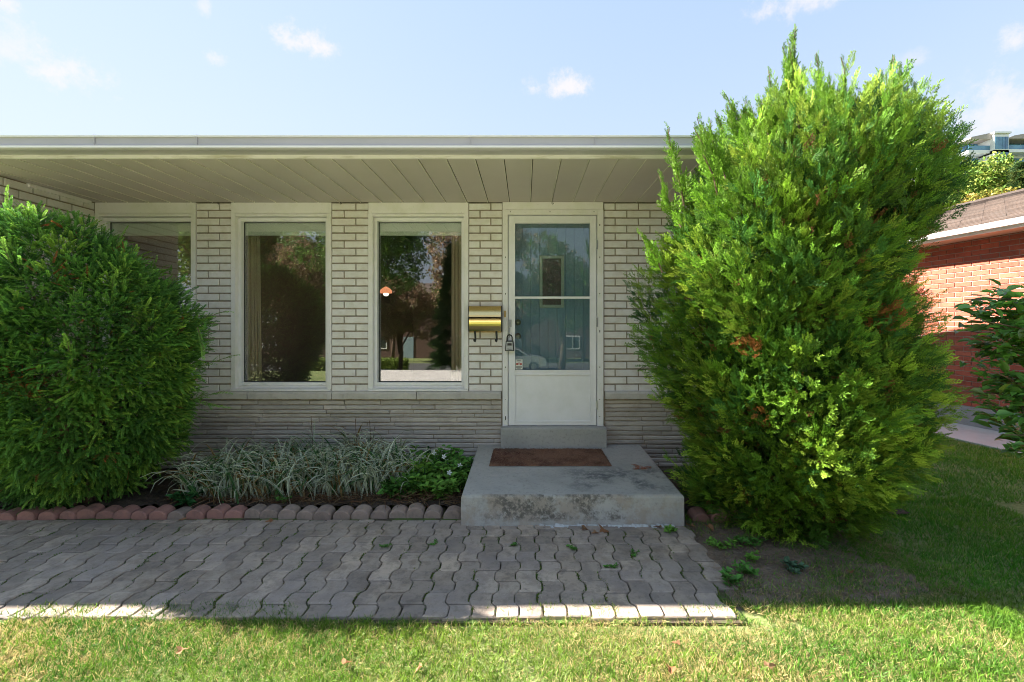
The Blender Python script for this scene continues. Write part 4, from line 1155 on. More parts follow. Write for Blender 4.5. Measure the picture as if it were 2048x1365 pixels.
lp, la = np.array([tuple(x) for x in lp]), np.array([tuple(x) for x in la])
v2, q2, t2 = scatter(JUN, lp, la, rand_dirs(len(lp)), np.array(lsz), np.array(lc))
v, q, t = np.concatenate([v, v2]), np.concatenate([q, q2 + len(v)]), np.concatenate([t, t2])
print('juniper quads', len(q))
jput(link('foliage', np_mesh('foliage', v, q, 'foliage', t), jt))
# trunks and limbs inside
lm = MB()
for i in range(46):
    a = random.uniform(0, 6.28); h = random.uniform(.5, 2.9); rr_ = float(np.interp(h, [t_[0] for t_ in JT], [t_[3] for t_ in JT])) * random.uniform(.5, .85)
    cx_ = float(np.interp(h, [t_[0] for t_ in JT], [t_[1] for t_ in JT])); cy_ = float(np.interp(h, [t_[0] for t_ in JT], [t_[2] for t_ in JT]))
    p0 = Vector((1.85 + random.uniform(-.12, .12), 3.75 + random.uniform(-.1, .1), -.02)); p3 = Vector((cx_ + math.cos(a) * rr_, cy_ + math.sin(a) * rr_, h))
    p1 = p0 + Vector(((p3.x - p0.x) * .25, (p3.y - p0.y) * .25, h * .45)); p2 = p0 + Vector(((p3.x - p0.x) * .6, (p3.y - p0.y) * .6, h * .75))
    lm.tube([p0, p1, p2, p3], [.028, .020, .013, .004], 6)
jput(lm.build('limbs', 'bark', jt, smooth=True)); jput(stems.build('leader_twigs', 'bark', jt))['kind'] = 'stuff'

# --- yew
YT = table([(978, 20, 280, 4.00), (950, -60, 335, 3.94), (900, -140, 378, 3.82), (850, -180, 405, 3.68), (750, -200, 418, 3.58), (650, -200, 415, 3.50), (590, -200, 392, 3.44), (540, -190, 350, 3.40), (500, -170, 300, 3.36), (470, -140, 240, 3.32), (448, -100, 190, 3.3), (434, -60, 140, 3.3)], .075)
print('yew', [tuple(round(k, 2) for k in t) for t in YT])
yt = tag(empty('yew_bush', (-3.3, 3.4, 0)), 'dense dark green yew clipped into a big dome in front of the left window', 'shrub')
def yput(o): o.location = (3.3, -3.4, 0); return o
P0, N0, d0, b0 = shell_points(YT, 1350, .16, 15, back=.42, bump=.085, ky=.80)
kp = ~((P0[:, 0] < -4.38) & (P0[:, 1] > 3.60)) & (P0[:, 1] < 4.45); P0, N0, d0 = P0[kp], N0[kp], d0[kp]
ax0 = N0 * .95 + up_ * (.22 + .5 * np.clip(P0[:, 2:3] / 2.4, 0, 1) ** 2) + rng.normal(size=P0.shape) * .28
P, A, ci, uu = tufts(P0, N0, ax0, 24, .085, .050, 16, .7, (.7, 1.2)); N = N0[ci]; dp = np.clip(.5 - .5 * uu, 0, 1)
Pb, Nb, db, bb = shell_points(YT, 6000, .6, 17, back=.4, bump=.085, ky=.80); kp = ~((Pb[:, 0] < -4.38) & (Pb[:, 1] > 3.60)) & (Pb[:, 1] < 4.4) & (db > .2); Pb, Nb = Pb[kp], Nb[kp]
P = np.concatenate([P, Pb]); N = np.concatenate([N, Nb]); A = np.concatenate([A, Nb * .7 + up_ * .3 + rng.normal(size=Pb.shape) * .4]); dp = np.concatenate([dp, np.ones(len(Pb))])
Sz = rng.uniform(.052, .095, len(P))
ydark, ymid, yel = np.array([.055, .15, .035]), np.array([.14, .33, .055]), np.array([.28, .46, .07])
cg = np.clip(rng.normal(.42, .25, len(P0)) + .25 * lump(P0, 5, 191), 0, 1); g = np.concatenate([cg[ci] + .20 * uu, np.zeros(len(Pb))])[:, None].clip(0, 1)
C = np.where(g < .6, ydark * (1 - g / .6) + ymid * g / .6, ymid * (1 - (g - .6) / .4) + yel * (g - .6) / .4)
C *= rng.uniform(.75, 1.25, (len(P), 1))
br = (rng.random(len(P)) < .003) | ((lump(P, 6, 333) > 1.02) & (rng.random(len(P)) < .25)); C[br] = np.array([.34, .11, .04]) * rng.uniform(.5, 1.2, (br.sum(), 1))
nn_ = unit(up_ * .8 + N * .5 + rng.normal(size=N.shape) * .35)
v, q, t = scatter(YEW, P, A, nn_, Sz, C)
# long shoots
lp, la, ln, lsz, lc = [], [], [], [], []
ysh = [((400, 640, 3.6), (452, 622, 3.55)), ((395, 735, 3.6), (464, 712, 3.6)), ((380, 800, 3.6), (448, 782, 3.6)), ((390, 800, 3.6), (440, 815, 3.6)), ((395, 655, 3.5), (408, 700, 3.4))]
for k in range(70):
    i = random.randrange(len(P)); p = P[i]
    if p[1] > 3.5: continue
    d = N[i] * .5 + np.array([random.uniform(-.4, .4), 0, random.uniform(.5, 1.1)]); d /= np.linalg.norm(d); L = random.uniform(.12, .24)
    ysh.append((p, p + d * L))
ytw = MB()
for a, b_ in ysh:
    if len(a) == 3 and a[0] > 10: a = np.array([PX(a[0], a[2]), a[2], PZ(a[1], a[2])]); b_ = np.array([PX(b_[0], b_[2]), b_[2], PZ(b_[1], b_[2])])
    dd = b_ - a; L = np.linalg.norm(dd); n = max(2, int(L / .05))
    for i in range(n):
        lp.append(a + dd * i / n); la.append(dd / L + rng.normal(size=3) * .08); ln.append([0, -.3, 1]); lsz.append(.095 if i < n - 1 else .12); lc.append((ymid * .5 + yel * .5) * random.uniform(.7, 1.15))
        if i < n - 1 and random.random() < .6:
            lp.append(a + dd * i / n); la.append(dd / L + rng.normal(size=3) * .6); ln.append([0, -.3, 1]); lsz.append(.08); lc.append(ymid)
    ytw.tube([Vector(a), Vector(a + dd)], [.0025, .0012], 4)
v2, q2, t2 = scatter(YEW, np.array(lp), np.array(la), np.array(ln, float), np.array(lsz), np.array(lc))
v, q, t = np.concatenate([v, v2]), np.concatenate([q, q2 + len(v)]), np.concatenate([t, t2])
print('yew quads', len(q))
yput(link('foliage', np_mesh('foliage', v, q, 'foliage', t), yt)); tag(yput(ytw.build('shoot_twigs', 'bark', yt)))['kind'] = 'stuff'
lm = MB()
for i in range(40):
    a = random.uniform(0, 6.28); h = random.uniform(.4, 2.3); cx_ = -3.75; h = min(h, YT[-1][0] - .1); rr_ = float(np.interp(h, [t_[0] for t_ in YT], [t_[3] for t_ in YT])) * .62
    p0 = Vector((-3.6 + random.uniform(-.1, .1), 3.85 + random.uniform(-.08, .08), -.02)); p3 = Vector((cx_ + math.cos(a) * rr_, 3.8 + math.sin(a) * rr_, h))
    lm.tube([p0, p0.lerp(p3, .4) + Vector((0, 0, h * .08)), p3], [.03, .016, .004], 6)
yput(lm.build('limbs', 'bark', yt, smooth=True))

# --- broad-leaved shrub at the right edge
bs = tag(empty('dogwood_shrub', (3.75, 3.2, 0)), 'broad-leaved shrub reaching in from the right edge before the red brick house', 'shrub')
def bput(o): o.location = (-3.75, -3.2, 0); return o
bl = MB(); LP, LA, LN, LS, LC = [], [], [], [], []
def limb(p0, p1, r0, n=9, sag=.05, leaves=True, dens=26):
    pts_ = []
    for i in range(n + 1):
        f = i / n; pts_.append(p0.lerp(p1, f) + Vector((random.uniform(-.012, .012), random.uniform(-.012, .012), sag * math.sin(math.pi * f))))
    bl.tube(pts_, [r0 * (1 - .8 * i / n) + .001 for i in range(n + 1)], 6)
    if leaves:
        for k in range(dens):
            f = random.uniform(.12, 1.0); p = pts_[min(int(f * n), n)]
            d = (p1 - p0).normalized() * random.uniform(.3, 1) + Vector((random.uniform(-1, 1), random.uniform(-1, 1), random.uniform(-.35, .12)))
            LP.append(p + Vector((random.uniform(-.06, .06), random.uniform(-.09, .09), random.uniform(-.05, .05)))); LA.append(d); LN.append((random.uniform(-.4, .4), random.uniform(-.6, .2), 1)); LS.append(random.uniform(.065, .125))
            LC.append(np.array([.17, .38, .07]) * random.uniform(.5, 1.4) if random.random() < .82 else np.array([.16, .22, .04]))
trk = Vector((3.75, 3.2, 0))
for i in range(5): 
    a = i * 1.3; top = trk + Vector((math.cos(a) * .35 + .2, math.sin(a) * .35, 1.3 + .08 * i)); limb(trk, top, .022, leaves=False)
for (px, py, Y) in ((1925, 640, 2.95), (1922, 600, 3.0), (1935, 620, 2.95), (1925, 655, 3.0), (1990, 600, 2.9), (2020, 585, 3.0), (1932, 690, 3.05), (1945, 730, 3.0), (1925, 785, 3.0), (1960, 800, 2.95), (1985, 845, 2.9), (2000, 870, 2.9), (2030, 905, 2.85), (1965, 760, 3.1), (1960, 650, 3.2),
                    (2010, 680, 2.9), (2020, 760, 2.95), (2040, 830, 2.9), (2030, 640, 3.1), (1975, 715, 3.05), (2010, 610, 3.2), (2030, 700, 3.3), (1975, 630, 3.05), (2000, 655, 3.0), (1990, 790, 3.0)):
    tip = Vector((PX(px + 6, Y), Y, PZ(py, Y))); root = trk + Vector((random.uniform(-.25, 0), random.uniform(-.2, .2), max(tip.z + random.uniform(-.45, .0), .3)))
    limb(root, tip, .008, dens=42, sag=.06)
for k in range(26):
    tip = trk + Vector((random.uniform(-.3, 1.1), random.uniform(-.7, .7), random.uniform(.7, 1.75))); limb(trk + Vector((random.uniform(-.1, .3), 0, tip.z - .3)), tip, .008, dens=24)
v, q, t = scatter(LEAF, np.array([tuple(p) for p in LP]), np.array([tuple(p) for p in LA]), np.array(LN), np.array(LS), np.array(LC))
bput(link('leaves', np_mesh('leaves', v, q, 'glossy_leaf', t), bs)); bput(bl.build('stems', 'bark', bs, smooth=True))

# ============================================================ PLANTING BED
def ribbon_blade(seed):
    """an arching grass blade with a white stripe along each edge; length 1"""
    r = np.random.default_rng(seed); n = 7; vs, qs, ts = [], [], []
    bend = r.uniform(.8, 1.6); tw = r.uniform(-.35, .35)
    y = z = 0; ang = 1.35; W = .021
    for i in range(n + 1):
        f = i / n; w = W * (1 - f ** 2.5) * (.55 + f * .9 if f < .5 else 1)
        c, s = math.cos(tw * f), math.sin(tw * f)
        for k, u in enumerate((-1, -.42, .42, 1)):
            vs.append((u * w * c, y, z + u * w * s + (0.004 if abs(u) == 1 else 0)))
        ts += [1.0] * 4
        ang -= bend * 2.1 / n * f * 1.6; y += math.cos(ang) / n; z += math.sin(ang) / n
    for i in range(n):
        for k in range(3): qs.append((4*i+k, 4*i+k+1, 4*i+4+k+1, 4*i+4+k))
    return np.array(vs), np.array(qs), np.array(ts)
# striped look: faces need their own colours, so build blades with split columns
def striped(seed):
    v, q, t = ribbon_blade(seed)
    vv, qq, tt = [], [], []
    for a in q:
        col = (a[0] % 4); o = len(vv); vv += [v[i] for i in a]; qq.append((o, o+1, o+2, o+3)); tt += [.42 if col == 1 else 1.0] * 4
    return np.array(vv), np.array(qq), np.array(tt)
RIB = [striped(60 + i) for i in range(8)]
RG = []
rpos = [(-2.66, 3.95), (-2.40, 3.88), (-2.30, 4.18), (-2.12, 3.92), (-2.02, 4.24), (-1.86, 3.95), (-1.78, 4.25), (-1.60, 3.96), (-1.52, 4.30), (-1.36, 4.02), (-1.28, 4.30), (-1.12, 4.06), (-1.60, 4.42), (-2.2, 4.40), (-2.55, 4.25)]
rlab = ['in front of the yew edge, leftmost clump of the bed', 'close behind the edging just right of the yew', 'behind the front clumps near the yew', 'near the edging below the left pier', 'below the ledge at the left pier', 'near the edging under the first full window',
        'mid bed under the window with the left curtain', 'in front of the brick pier between the windows', 'mid bed below the pier between the windows', 'near the edging under the second window', 'beside the white-flowered plants under the second window', 'rightmost clump among the leafy plants',
        'tall clump against the stone base under the window', 'against the stone base beside the yew', 'tucked beside the yew at mid bed']
for i, (x, y) in enumerate(rpos):
    n = 150; P = np.array([x, y, .05]) + rng.normal(size=(n, 3)) * [.085, .07, .0]
    a = rng.uniform(0, 2 * np.pi, n); el_ = rng.uniform(-.35, .50, n)
    A = np.stack([np.cos(a), np.sin(a) - .25, el_], 1); A[:, 1] = np.where(P[:, 1] > 4.2, -abs(A[:, 1]), A[:, 1])
    C = np.array([.82, .90, .70]) * rng.uniform(.6, 1.1, (n, 1)); st_ = rng.random(n) < .14; C[st_] = np.array([.38, .26, .11])
    st_ = rng.random(n) < .25; C[st_] = np.array([.10, .24, .08])
    L = rng.uniform(.32, .56, n) * (1.15 if i in (12, 8) else 1)
    v, q, t = scatter(RIB, P, A, np.tile([0, 0, 1.0], (n, 1)) + rng.normal(size=(n, 3)) * .25, L, C)
    o = link('ribbon_grass', np_mesh('ribbon_grass', v - [x, y, 0], q, 'grass_blades', t), loc=(x, y, 0))
    tag(o, 'striped white and green ribbon grass ' + rlab[i], 'ornamental grass', 'ribbon grass clumps in the planting bed')
for i, (x, y, h) in enumerate(((-2.02, 4.40, .62), (-1.58, 4.34, .60), (-1.46, 4.38, .58))):
    n = 12; P = np.array([x, y, h - .30]) + rng.normal(size=(n, 3)) * [.02, .02, .09]
    a = rng.uniform(0, 6.28, n); A = np.stack([np.cos(a) * .6, np.sin(a) * .3, np.full(n, .45)], 1)
    v, q, t = scatter(RIB, P, A, np.tile([0, 0, 1.0], (n, 1)), rng.uniform(.16, .27, n), np.array([.78, .88, .68]) * rng.uniform(.7, 1.1, (n, 1)))
    s_ = MB().tube([(0, 0, .02), (.01, 0, h * .6), (0, -.01, h + .02)], .0028, 5)
    o = link('ribbon_grass', np_mesh('ribbon_grass', v - [x, y, 0], q, 'grass_blades', t), loc=(x, y, 0))
    s_.build('stem', 'bark', o)
    tag(o, ('tall upright ribbon grass stem, leftmost of the three standing above the bed', 'tall upright ribbon grass stem, middle of the three standing above the bed', 'tall upright ribbon grass stem, rightmost of the three standing above the bed')[i], 'ornamental grass', 'ribbon grass stems standing above the bed')

def leafy(x, y, h, w, n, col, label, cat='plant', flowers=(), lsz=(.045, .078), group=None, z0=.05, seedheads=0):
    e = tag(empty('leafy_plant', (x, y, z0)), label, cat, group)
    P, A = [], []; sm = MB()
    for k in range(max(3, n // 14)):
        a = random.uniform(0, 6.28); rr_ = w * random.uniform(.2, 1) ** .6; hh_ = h * random.uniform(.5, 1) * (1 - .35 * rr_ / w)
        p0 = Vector((random.uniform(-.03, .03), random.uniform(-.03, .03), 0)); p1 = Vector((math.cos(a) * rr_, math.sin(a) * rr_ * .8, hh_))
        mid = p0.lerp(p1, .5) + Vector((0, 0, hh_ * .2)); sm.tube([p0, mid, p1], [.003, .0022, .001], 5)
        for j in range(14):
            f = (j + 1) / 14; p = (p0.lerp(mid, f * 2) if f < .5 else mid.lerp(p1, f * 2 - 1)); aa = j * 2.4 + k
            P.append(p); A.append((math.cos(aa) * .9 + random.uniform(-.2, .2), math.sin(aa) * .9 - .15, random.uniform(.0, .7)))
    P, A = np.array([tuple(p) for p in P]), np.array(A); m = len(P)
    C = np.array(col) * rng.uniform(.6, 1.35, (m, 1)); 
    v, q, t = scatter(LEAF, P, A, np.tile([0, -.15, 1.0], (m, 1)) + rng.normal(size=(m, 3)) * .35, rng.uniform(*lsz, m), C)
    link('leaves', np_mesh('leaves', v, q, 'foliage', t), e)['kind'] = 'stuff'
    sm.build('stems', 'bark', e)
    for (fx, fy, fz) in flowers:
        fl = MB(); fl.v = []; 
        for k in range(5):
            a = k * 1.2566; ca, sa_ = math.cos(a), math.sin(a); ca2, sa2 = math.cos(a + .5), math.sin(a + .5); ca3, sa3 = math.cos(a - .5), math.sin(a - .5)
            r1, r2 = .016, .026; fl.add([(0, 0, 0), (ca2 * r1, -.004, sa2 * r1), (ca * r2, -.002, sa_ * r2), (ca3 * r1, -.004, sa3 * r1)], [(0, 1, 2, 3)])
        fl.build('flower', 'flower_white', e, loc=(fx, fy, fz)).rotation_euler = (random.uniform(-.5, .3), 0, random.uniform(-.5, .5))
    return e
G1, G2 = (.11, .28, .05), (.18, .38, .06)
leafy(-1.02, 4.42, .30, .26, 260, (.04, .105, .03), 'dark leafy periwinkle against the stone base under the second window', flowers=((.12, -.25, .26), (-.10, -.22, .28)), group='leafy plants in the planting bed')
leafy(-.72, 4.40, .26, .24, 220, (.045, .10, .03), 'dark leafy plant against the stone base below the mailbox', group='leafy plants in the planting bed', flowers=((.02, -.2, .22),))
leafy(-.88, 4.08, .36, .28, 460, G2, 'bright green leafy plant in the middle of the bed right of the ribbon grass', group='leafy plants in the planting bed')
leafy(-.66, 4.12, .36, .24, 420, G1, 'white-flowered leafy plant beside the concrete step', flowers=((.02, -.19, .20), (-.04, -.1, .31), (.10, -.12, .24)), group='leafy plants in the planting bed')
leafy(-.68, 3.86, .24, .20, 300, G2, 'low leafy plant at the corner between the edging and the step', group='leafy plants in the planting bed')
leafy(-.60, 4.32, .24, .16, 160, (.05, .16, .03), 'toothed leafy plant leaning onto the rear left of the step', group='leafy plants in the planting bed')
leafy(-1.08, 3.88, .20, .18, 240, G1, 'small leafy plant just behind the edging under the second window', group='leafy plants in the planting bed')
leafy(-2.72, 3.74, .14, .13, 60, (.04, .15, .04), 'small plant with pointed leaves at the foot of the yew behind the edging', group='leafy plants in the planting bed', lsz=(.06, .10))
leafy(-1.72, 4.12, .42, .16, 70, (.05, .12, .05), 'bluish round-leaved plant poking through the ribbon grass', group='leafy plants in the planting bed', lsz=(.05, .08))
leafy(-1.95, 3.78, .10, .10, 60, G1, 'tiny seedling cluster behind the edging under the first full window', group='leafy plants in the planting bed', lsz=(.02, .035))
leafy(-1.02, 4.22, .38, .26, 380, G2, 'fresh green leafy plant behind the right end of the ribbon grass', group='leafy plants in the planting bed')
leafy(-.80, 4.30, .40, .24, 360, G1, 'leafy plant standing tallest just left of the concrete step', group='leafy plants in the planting bed', flowers=((.0, -.22, .33),))
leafy(-.82, 3.93, .28, .22, 340, G2, 'broad low leafy plant near the edging left of the step', group='leafy plants in the planting bed')
leafy(-.99, 3.90, .24, .20, 260, G1, 'leafy plant behind the edging below the mailbox side of the second window', group='leafy plants in the planting bed')
leafy(-.58, 4.02, .26, .15, 200, G2, 'leafy plant pressed against the left side of the step', group='leafy plants in the planting bed')
# dead thatch and litter on the bed
n = 9000; P = np.stack([rng.uniform(-2.9, -.5, n), rng.uniform(3.72, 4.5, n), rng.uniform(.05, .11, n)], 1)
A = rng.normal(size=(n, 3)) * [1, 1, .35]; blade = (np.array([(-.5, 0, 0), (.5, 0, 0), (.2, 1, .05), (-.2, 1, .05)]) * [.05, 1, 1], np.array([(0, 1, 2, 3)]), np.array([.8, .8, 1.1, 1.1]))
C = np.where(rng.random((n, 1)) < .5, np.array([[.30, .20, .11]]), np.array([[.18, .09, .045]])) * rng.uniform(.4, 1.4, (n, 1))
v, q, t = scatter([blade], P, A, rand_dirs(n), rng.uniform(.04, .12, n), C)
n2 = 5200; P = np.stack([rng.uniform(1.15, 2.5, n2), rng.uniform(2.55, 3.6, n2), np.full(n2, .016)], 1)
C = np.array([[.34, .23, .14]]) * rng.uniform(.25, 1.6, (n2, 1))
v2, q2, t2 = scatter([blade], P, rng.normal(size=(n2, 3)) * [1, 1, .1], np.tile([0, 0, 1.0], (n2, 1)), rng.uniform(.01, .055, n2), C)
tag(link('dead_grass', np_mesh('dead_grass', np.concatenate([v, v2]), np.concatenate([q, q2 + len(v)]), 'foliage', np.concatenate([t, t2]))), 'brown dead grass and litter lying on the soil of the beds', 'litter', kind='stuff')

# weeds on the bare patch beside the path
wl_ = [(1.30, 3.10, .05, .13, 110, G2, 'low weed at the right end of the path by the juniper'), (1.52, 3.13, .06, .11, 100, G1, 'weed growing in the bare soil under the juniper front'), (1.17, 2.66, .09, .075, 90, (.10, .26, .05), 'bright clump of mint-like weed at the right end of the path'),
       (1.30, 2.78, .05, .09, 80, G1, 'dark small-leaved weed on the bare soil near the path corner'), (1.62, 2.80, .05, .10, 100, (.10, .19, .11), 'blue-green rosette weed at the edge of the bare soil'), (1.44, 2.95, .05, .06, 60, G2, 'tiny weed between the path and the rosette'),
       (1.05, 3.33, .03, .05, 40, G2, 'sprig of weed at the foot of the step beside the juniper')]
for x, y, h, w, n, c, lab in wl_: leafy(x, y, h, w, n, c, lab, 'weed', lsz=(.022, .045), z0=.012, group='weeds on the bare soil')
for (x, y) in ((.31, 3.08), (.70, 3.0), (-.08, 3.13), (-.62, 3.15), (.52, 2.85), (-.95, 3.1), (-.2, 3.46)):
    leafy(x, y, .02, .05, 50, G1, {0.31: 'patch of green weed in a joint before the middle of the step', .70: 'weed tuft in a joint before the right half of the step', -.08: 'weed tuft in a joint in front of the left corner of the step', -.62: 'weed sprig in a joint before the planting bed', .52: 'sparse weed mid path before the step', -.95: 'weed sprig in a joint below the second window', -.2: 'small weed growing at the left foot of the step'}[x], 'weed', lsz=(.012, .024), z0=PZTOP - .002, group='weeds in the path joints')

# dry leaves
LFM = []
for s_ in range(3):
    n = 11; m = MB(); vs = [(0, 0, 0)]
    for i in range(n):
        a = i / n * 6.283; r_ = .5 * (1 + .45 * math.cos(a * 3 + s_)) * (1 + .2 * math.cos(a * 7)) ; vs.append((r_ * math.cos(a), r_ * .7 * math.sin(a), .25 * math.sin(a * 2 + s_) * r_ + .12))
    m.add(vs, [(0, 1 + i, 1 + (i + 1) % n) for i in range(n)]); LFM.append(m.mesh('dry_leaf', 'dry_leaf'))
lv = [(.43, 3.36, .07, 'curled brown leaf standing against the riser of the step'), (.56, 3.33, .08, 'largest crumpled brown leaf at the foot of the step'), (.50, 3.30, .06, 'flat brown leaf in front of the crumpled one by the step'), (.98, 3.40, .05, 'small brown leaf at the right foot of the step'), (1.06, 3.42, .05, 'brown leaf at the corner of step and juniper'),
      (1.22, 3.42, .07, 'reddish leaf under the left edge of the juniper'), (1.34, 3.38, .085, 'orange-brown leaf on the soil below the juniper'), (1.52, 3.04, .045, 'orange leaf lying on the bare soil'), (.70, 2.14, .05, 'tan leaf on the sunlit lawn right of centre'), (.62, 1.985, .05, 'pale brown leaf near the bottom edge of the photo'), (-.78, 2.02, .05, 'orange leaf on the sunlit lawn left of centre'),
      (-1.55, 2.1, .05, 'brown leaf on the lawn at the lower left'), (1.05, 2.0, .05, 'tan leaf on the lawn at the lower right'), (-2.6, 3.52, .05, 'orange leaf by the edging in front of the yew'), (-1.92, 3.50, .05, 'brown leaf at the edging below the left window'), (1.95, 2.78, .05, 'small russet leaf beside the grass on the right'), (-.45, 1.99, .045, 'rusty leaf at the lower edge of the lawn')]
for i, (x, y, s_, lab) in enumerate(lv):
    o = link('dry_leaf', LFM[i % 3], loc=(x, y, .03 if y < 2.3 else .022), rot=(random.uniform(-.5, .5), random.uniform(-.5, .5), random.uniform(0, 6))); o.scale = (s_, s_, s_)
    tag(o, lab, 'dead leaf', 'dry leaves on the ground')
n = 60; P = np.array([.98, 3.98, step_z(3.98) + .006]) + rng.normal(size=(n, 3)) * [.05, .04, 0]
v, q, t = scatter([JUN[0]], P[:9], rng.normal(size=(9, 3)) * [1, 1, .1], np.tile([0, 0, 1.0], (9, 1)), np.full(9, .07), np.tile([.45, .17, .10], (9, 1)))
tag(link('dead_twig', np_mesh('dead_twig', v, q, 'foliage', t)), 'dead reddish juniper twig lying on the right side of the step', 'twig')

# ============================================================ LAWN
def grass_at(n, x0, x1, y0, y1, dens):
    X = rng.uniform(x0, x1, n); Y = rng.uniform(y0, y1, n); k = rng.random(n) < dens(X, Y); return X[k], Y[k]
def sm(a, b, x): t = np.clip((x - a) / (b - a), 0, 1); return t * t * (3 - 2 * t)
def dens(X, Y):
    P3 = np.stack([X, Y, 0 * X], 1); nz1 = lump(P3, 9, 401) * .5 + lump(P3, 25, 402) * .5; nz2 = lump(P3, 4, 403)
    edge = 2.362 + .045 * nz1 + .02 * np.sin(X * 3.1) + .105 * (1 - sm(-1.5, -1.05, X))          # front edge of the path
    d = np.where(X < 1.22, 1 - sm(edge - .05, edge + .02, Y), 1)
    # bare soil right of the path
    dx_ = (X - 1.42) / .48; dy_ = (Y - 3.08) / .48; rr_ = np.sqrt(dx_**2 + dy_**2) + .18 * nz1
    d = np.where((X > 1.15) & (Y > 2.3), np.minimum(d, sm(.55, 1.35, rr_) + .10 + .20 * np.maximum(nz1, 0)), d)
    d = np.where((X > 1.22) & (Y > 3.62) & (X < 2.7), 0, d); d = np.where((X > -6) & (X < 1.22) & (Y > 2.50), 0, d)
    d = np.where((X < 1.2) & (X > -3) & (Y > 2.34) & (Y < 2.45 + .04 * nz2) & (nz1 + .5 * nz2 > .08), .6, d)
    d = np.where((X > 1.02) & (X < 1.5) & (Y > 2.3) & (Y < 2.62) & (nz1 > -.3), .55, d)
    # off the neighbour's walk
    lx_ = (X - nb.location.x) * math.cos(NA) + (Y - nb.location.y) * math.sin(NA)
    d = np.where(lx_ > -1.04 + .02 * nz1, 0, d)
    bare = np.exp(-(((X - .85) / .55) ** 2 + ((Y - 2.31) / .07) ** 2)) * .75
    return np.clip(d * (1 - bare) * (.78 + .25 * nz2), 0, 1)
def blade_t(seed):
    r = np.random.default_rng(seed); b_ = r.uniform(.2, .9); vs = []
    for f, w in ((0, 1), (.5, .8), (1, .12)): vs += [(-w * .5, b_ * f * f, f * (1 - .25 * b_ * f)), (w * .5, b_ * f * f, f * (1 - .25 * b_ * f))]
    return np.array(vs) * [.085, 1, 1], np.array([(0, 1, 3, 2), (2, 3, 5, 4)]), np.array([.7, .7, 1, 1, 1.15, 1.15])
BL = [blade_t(300 + i) for i in range(6)]
def grass(n, x0, x1, y0, y1, hmin, hmax, wmul=1.0):
    X, Y = grass_at(n, x0, x1, y0, y1, dens); m = len(X)
    P = np.stack([X, Y, np.full(m, .0)], 1); a = rng.uniform(0, 6.28, m); A = np.stack([np.cos(a), np.sin(a), np.zeros(m)], 1)
    p2 = lump(P, 3.0, 501); p3 = lump(P, 11, 502); p4 = lump(P, 30, 503)
    green, yg, straw = np.array([.075, .20, .018]), np.array([.18, .29, .03]), np.array([.54, .43, .20])
    k = np.clip(.45 + .5 * p3, 0, 1)[:, None]; C = green * (1 - k) + yg * k
    dry = rng.random(m) < np.clip(.47 + .30 * p2 + .26 * p4 + .35 * np.exp(-(((X - 1.0) / .8) ** 2 + ((Y - 2.3) / .14) ** 2)), .04, .75); dry &= ~(((Y > 2.9) | (X > 2.3)) & (rng.random(m) < .80)); C[dry] = straw
    C = C * np.where((Y > 2.6), 1, 0)[:, None] * [.85, 1.25, .75] + C * np.where((Y > 2.6), 0, 1)[:, None]  # greener tint for the shaded lawn, put into the blade colour
    C *= rng.uniform(.65, 1.3, (m, 1)); L = rng.uniform(hmin, hmax, m) * (.85 + .25 * p2)
    L[dry] *= .8
    lean = np.where(dry, .95, .45)
    N_ = np.stack([rng.normal(size=m) * lean, rng.normal(size=m) * lean, np.ones(m)], 1)
    # frame: blade rises along Z of its template = cross(X, A); feed A horizontal and N as the rising hint
    Pm, Am = P, A
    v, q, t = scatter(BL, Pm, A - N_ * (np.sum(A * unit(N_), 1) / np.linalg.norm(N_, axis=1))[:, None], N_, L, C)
    w = None
    return v, q, t
parts = [grass(125000, -2.6, 2.5, 1.72, 2.50, .026, .058), grass(60000, 1.1, 3.9, 2.3, 4.0, .028, .055), grass(120000, 1.9, 6.4, 3.9, 8.0, .035, .06), grass(7000, -6, -2.5, 1.2, 2.45, .03, .055), grass(9000, 2.4, 4.5, .8, 2.3, .03, .055)]
off = 0; Vs, Qs, Ts = [], [], []
for v, q, t in parts: Vs.append(v); Qs.append(q + off); Ts.append(t); off += len(v)
print('grass quads', sum(len(q) for q in Qs))
tag(link('grass', np_mesh('grass', np.concatenate(Vs), np.concatenate(Qs), 'grass_blades', np.concatenate(Ts))), 'patchy lawn of green and straw-coloured blades around the paved path', 'grass', kind='stuff')

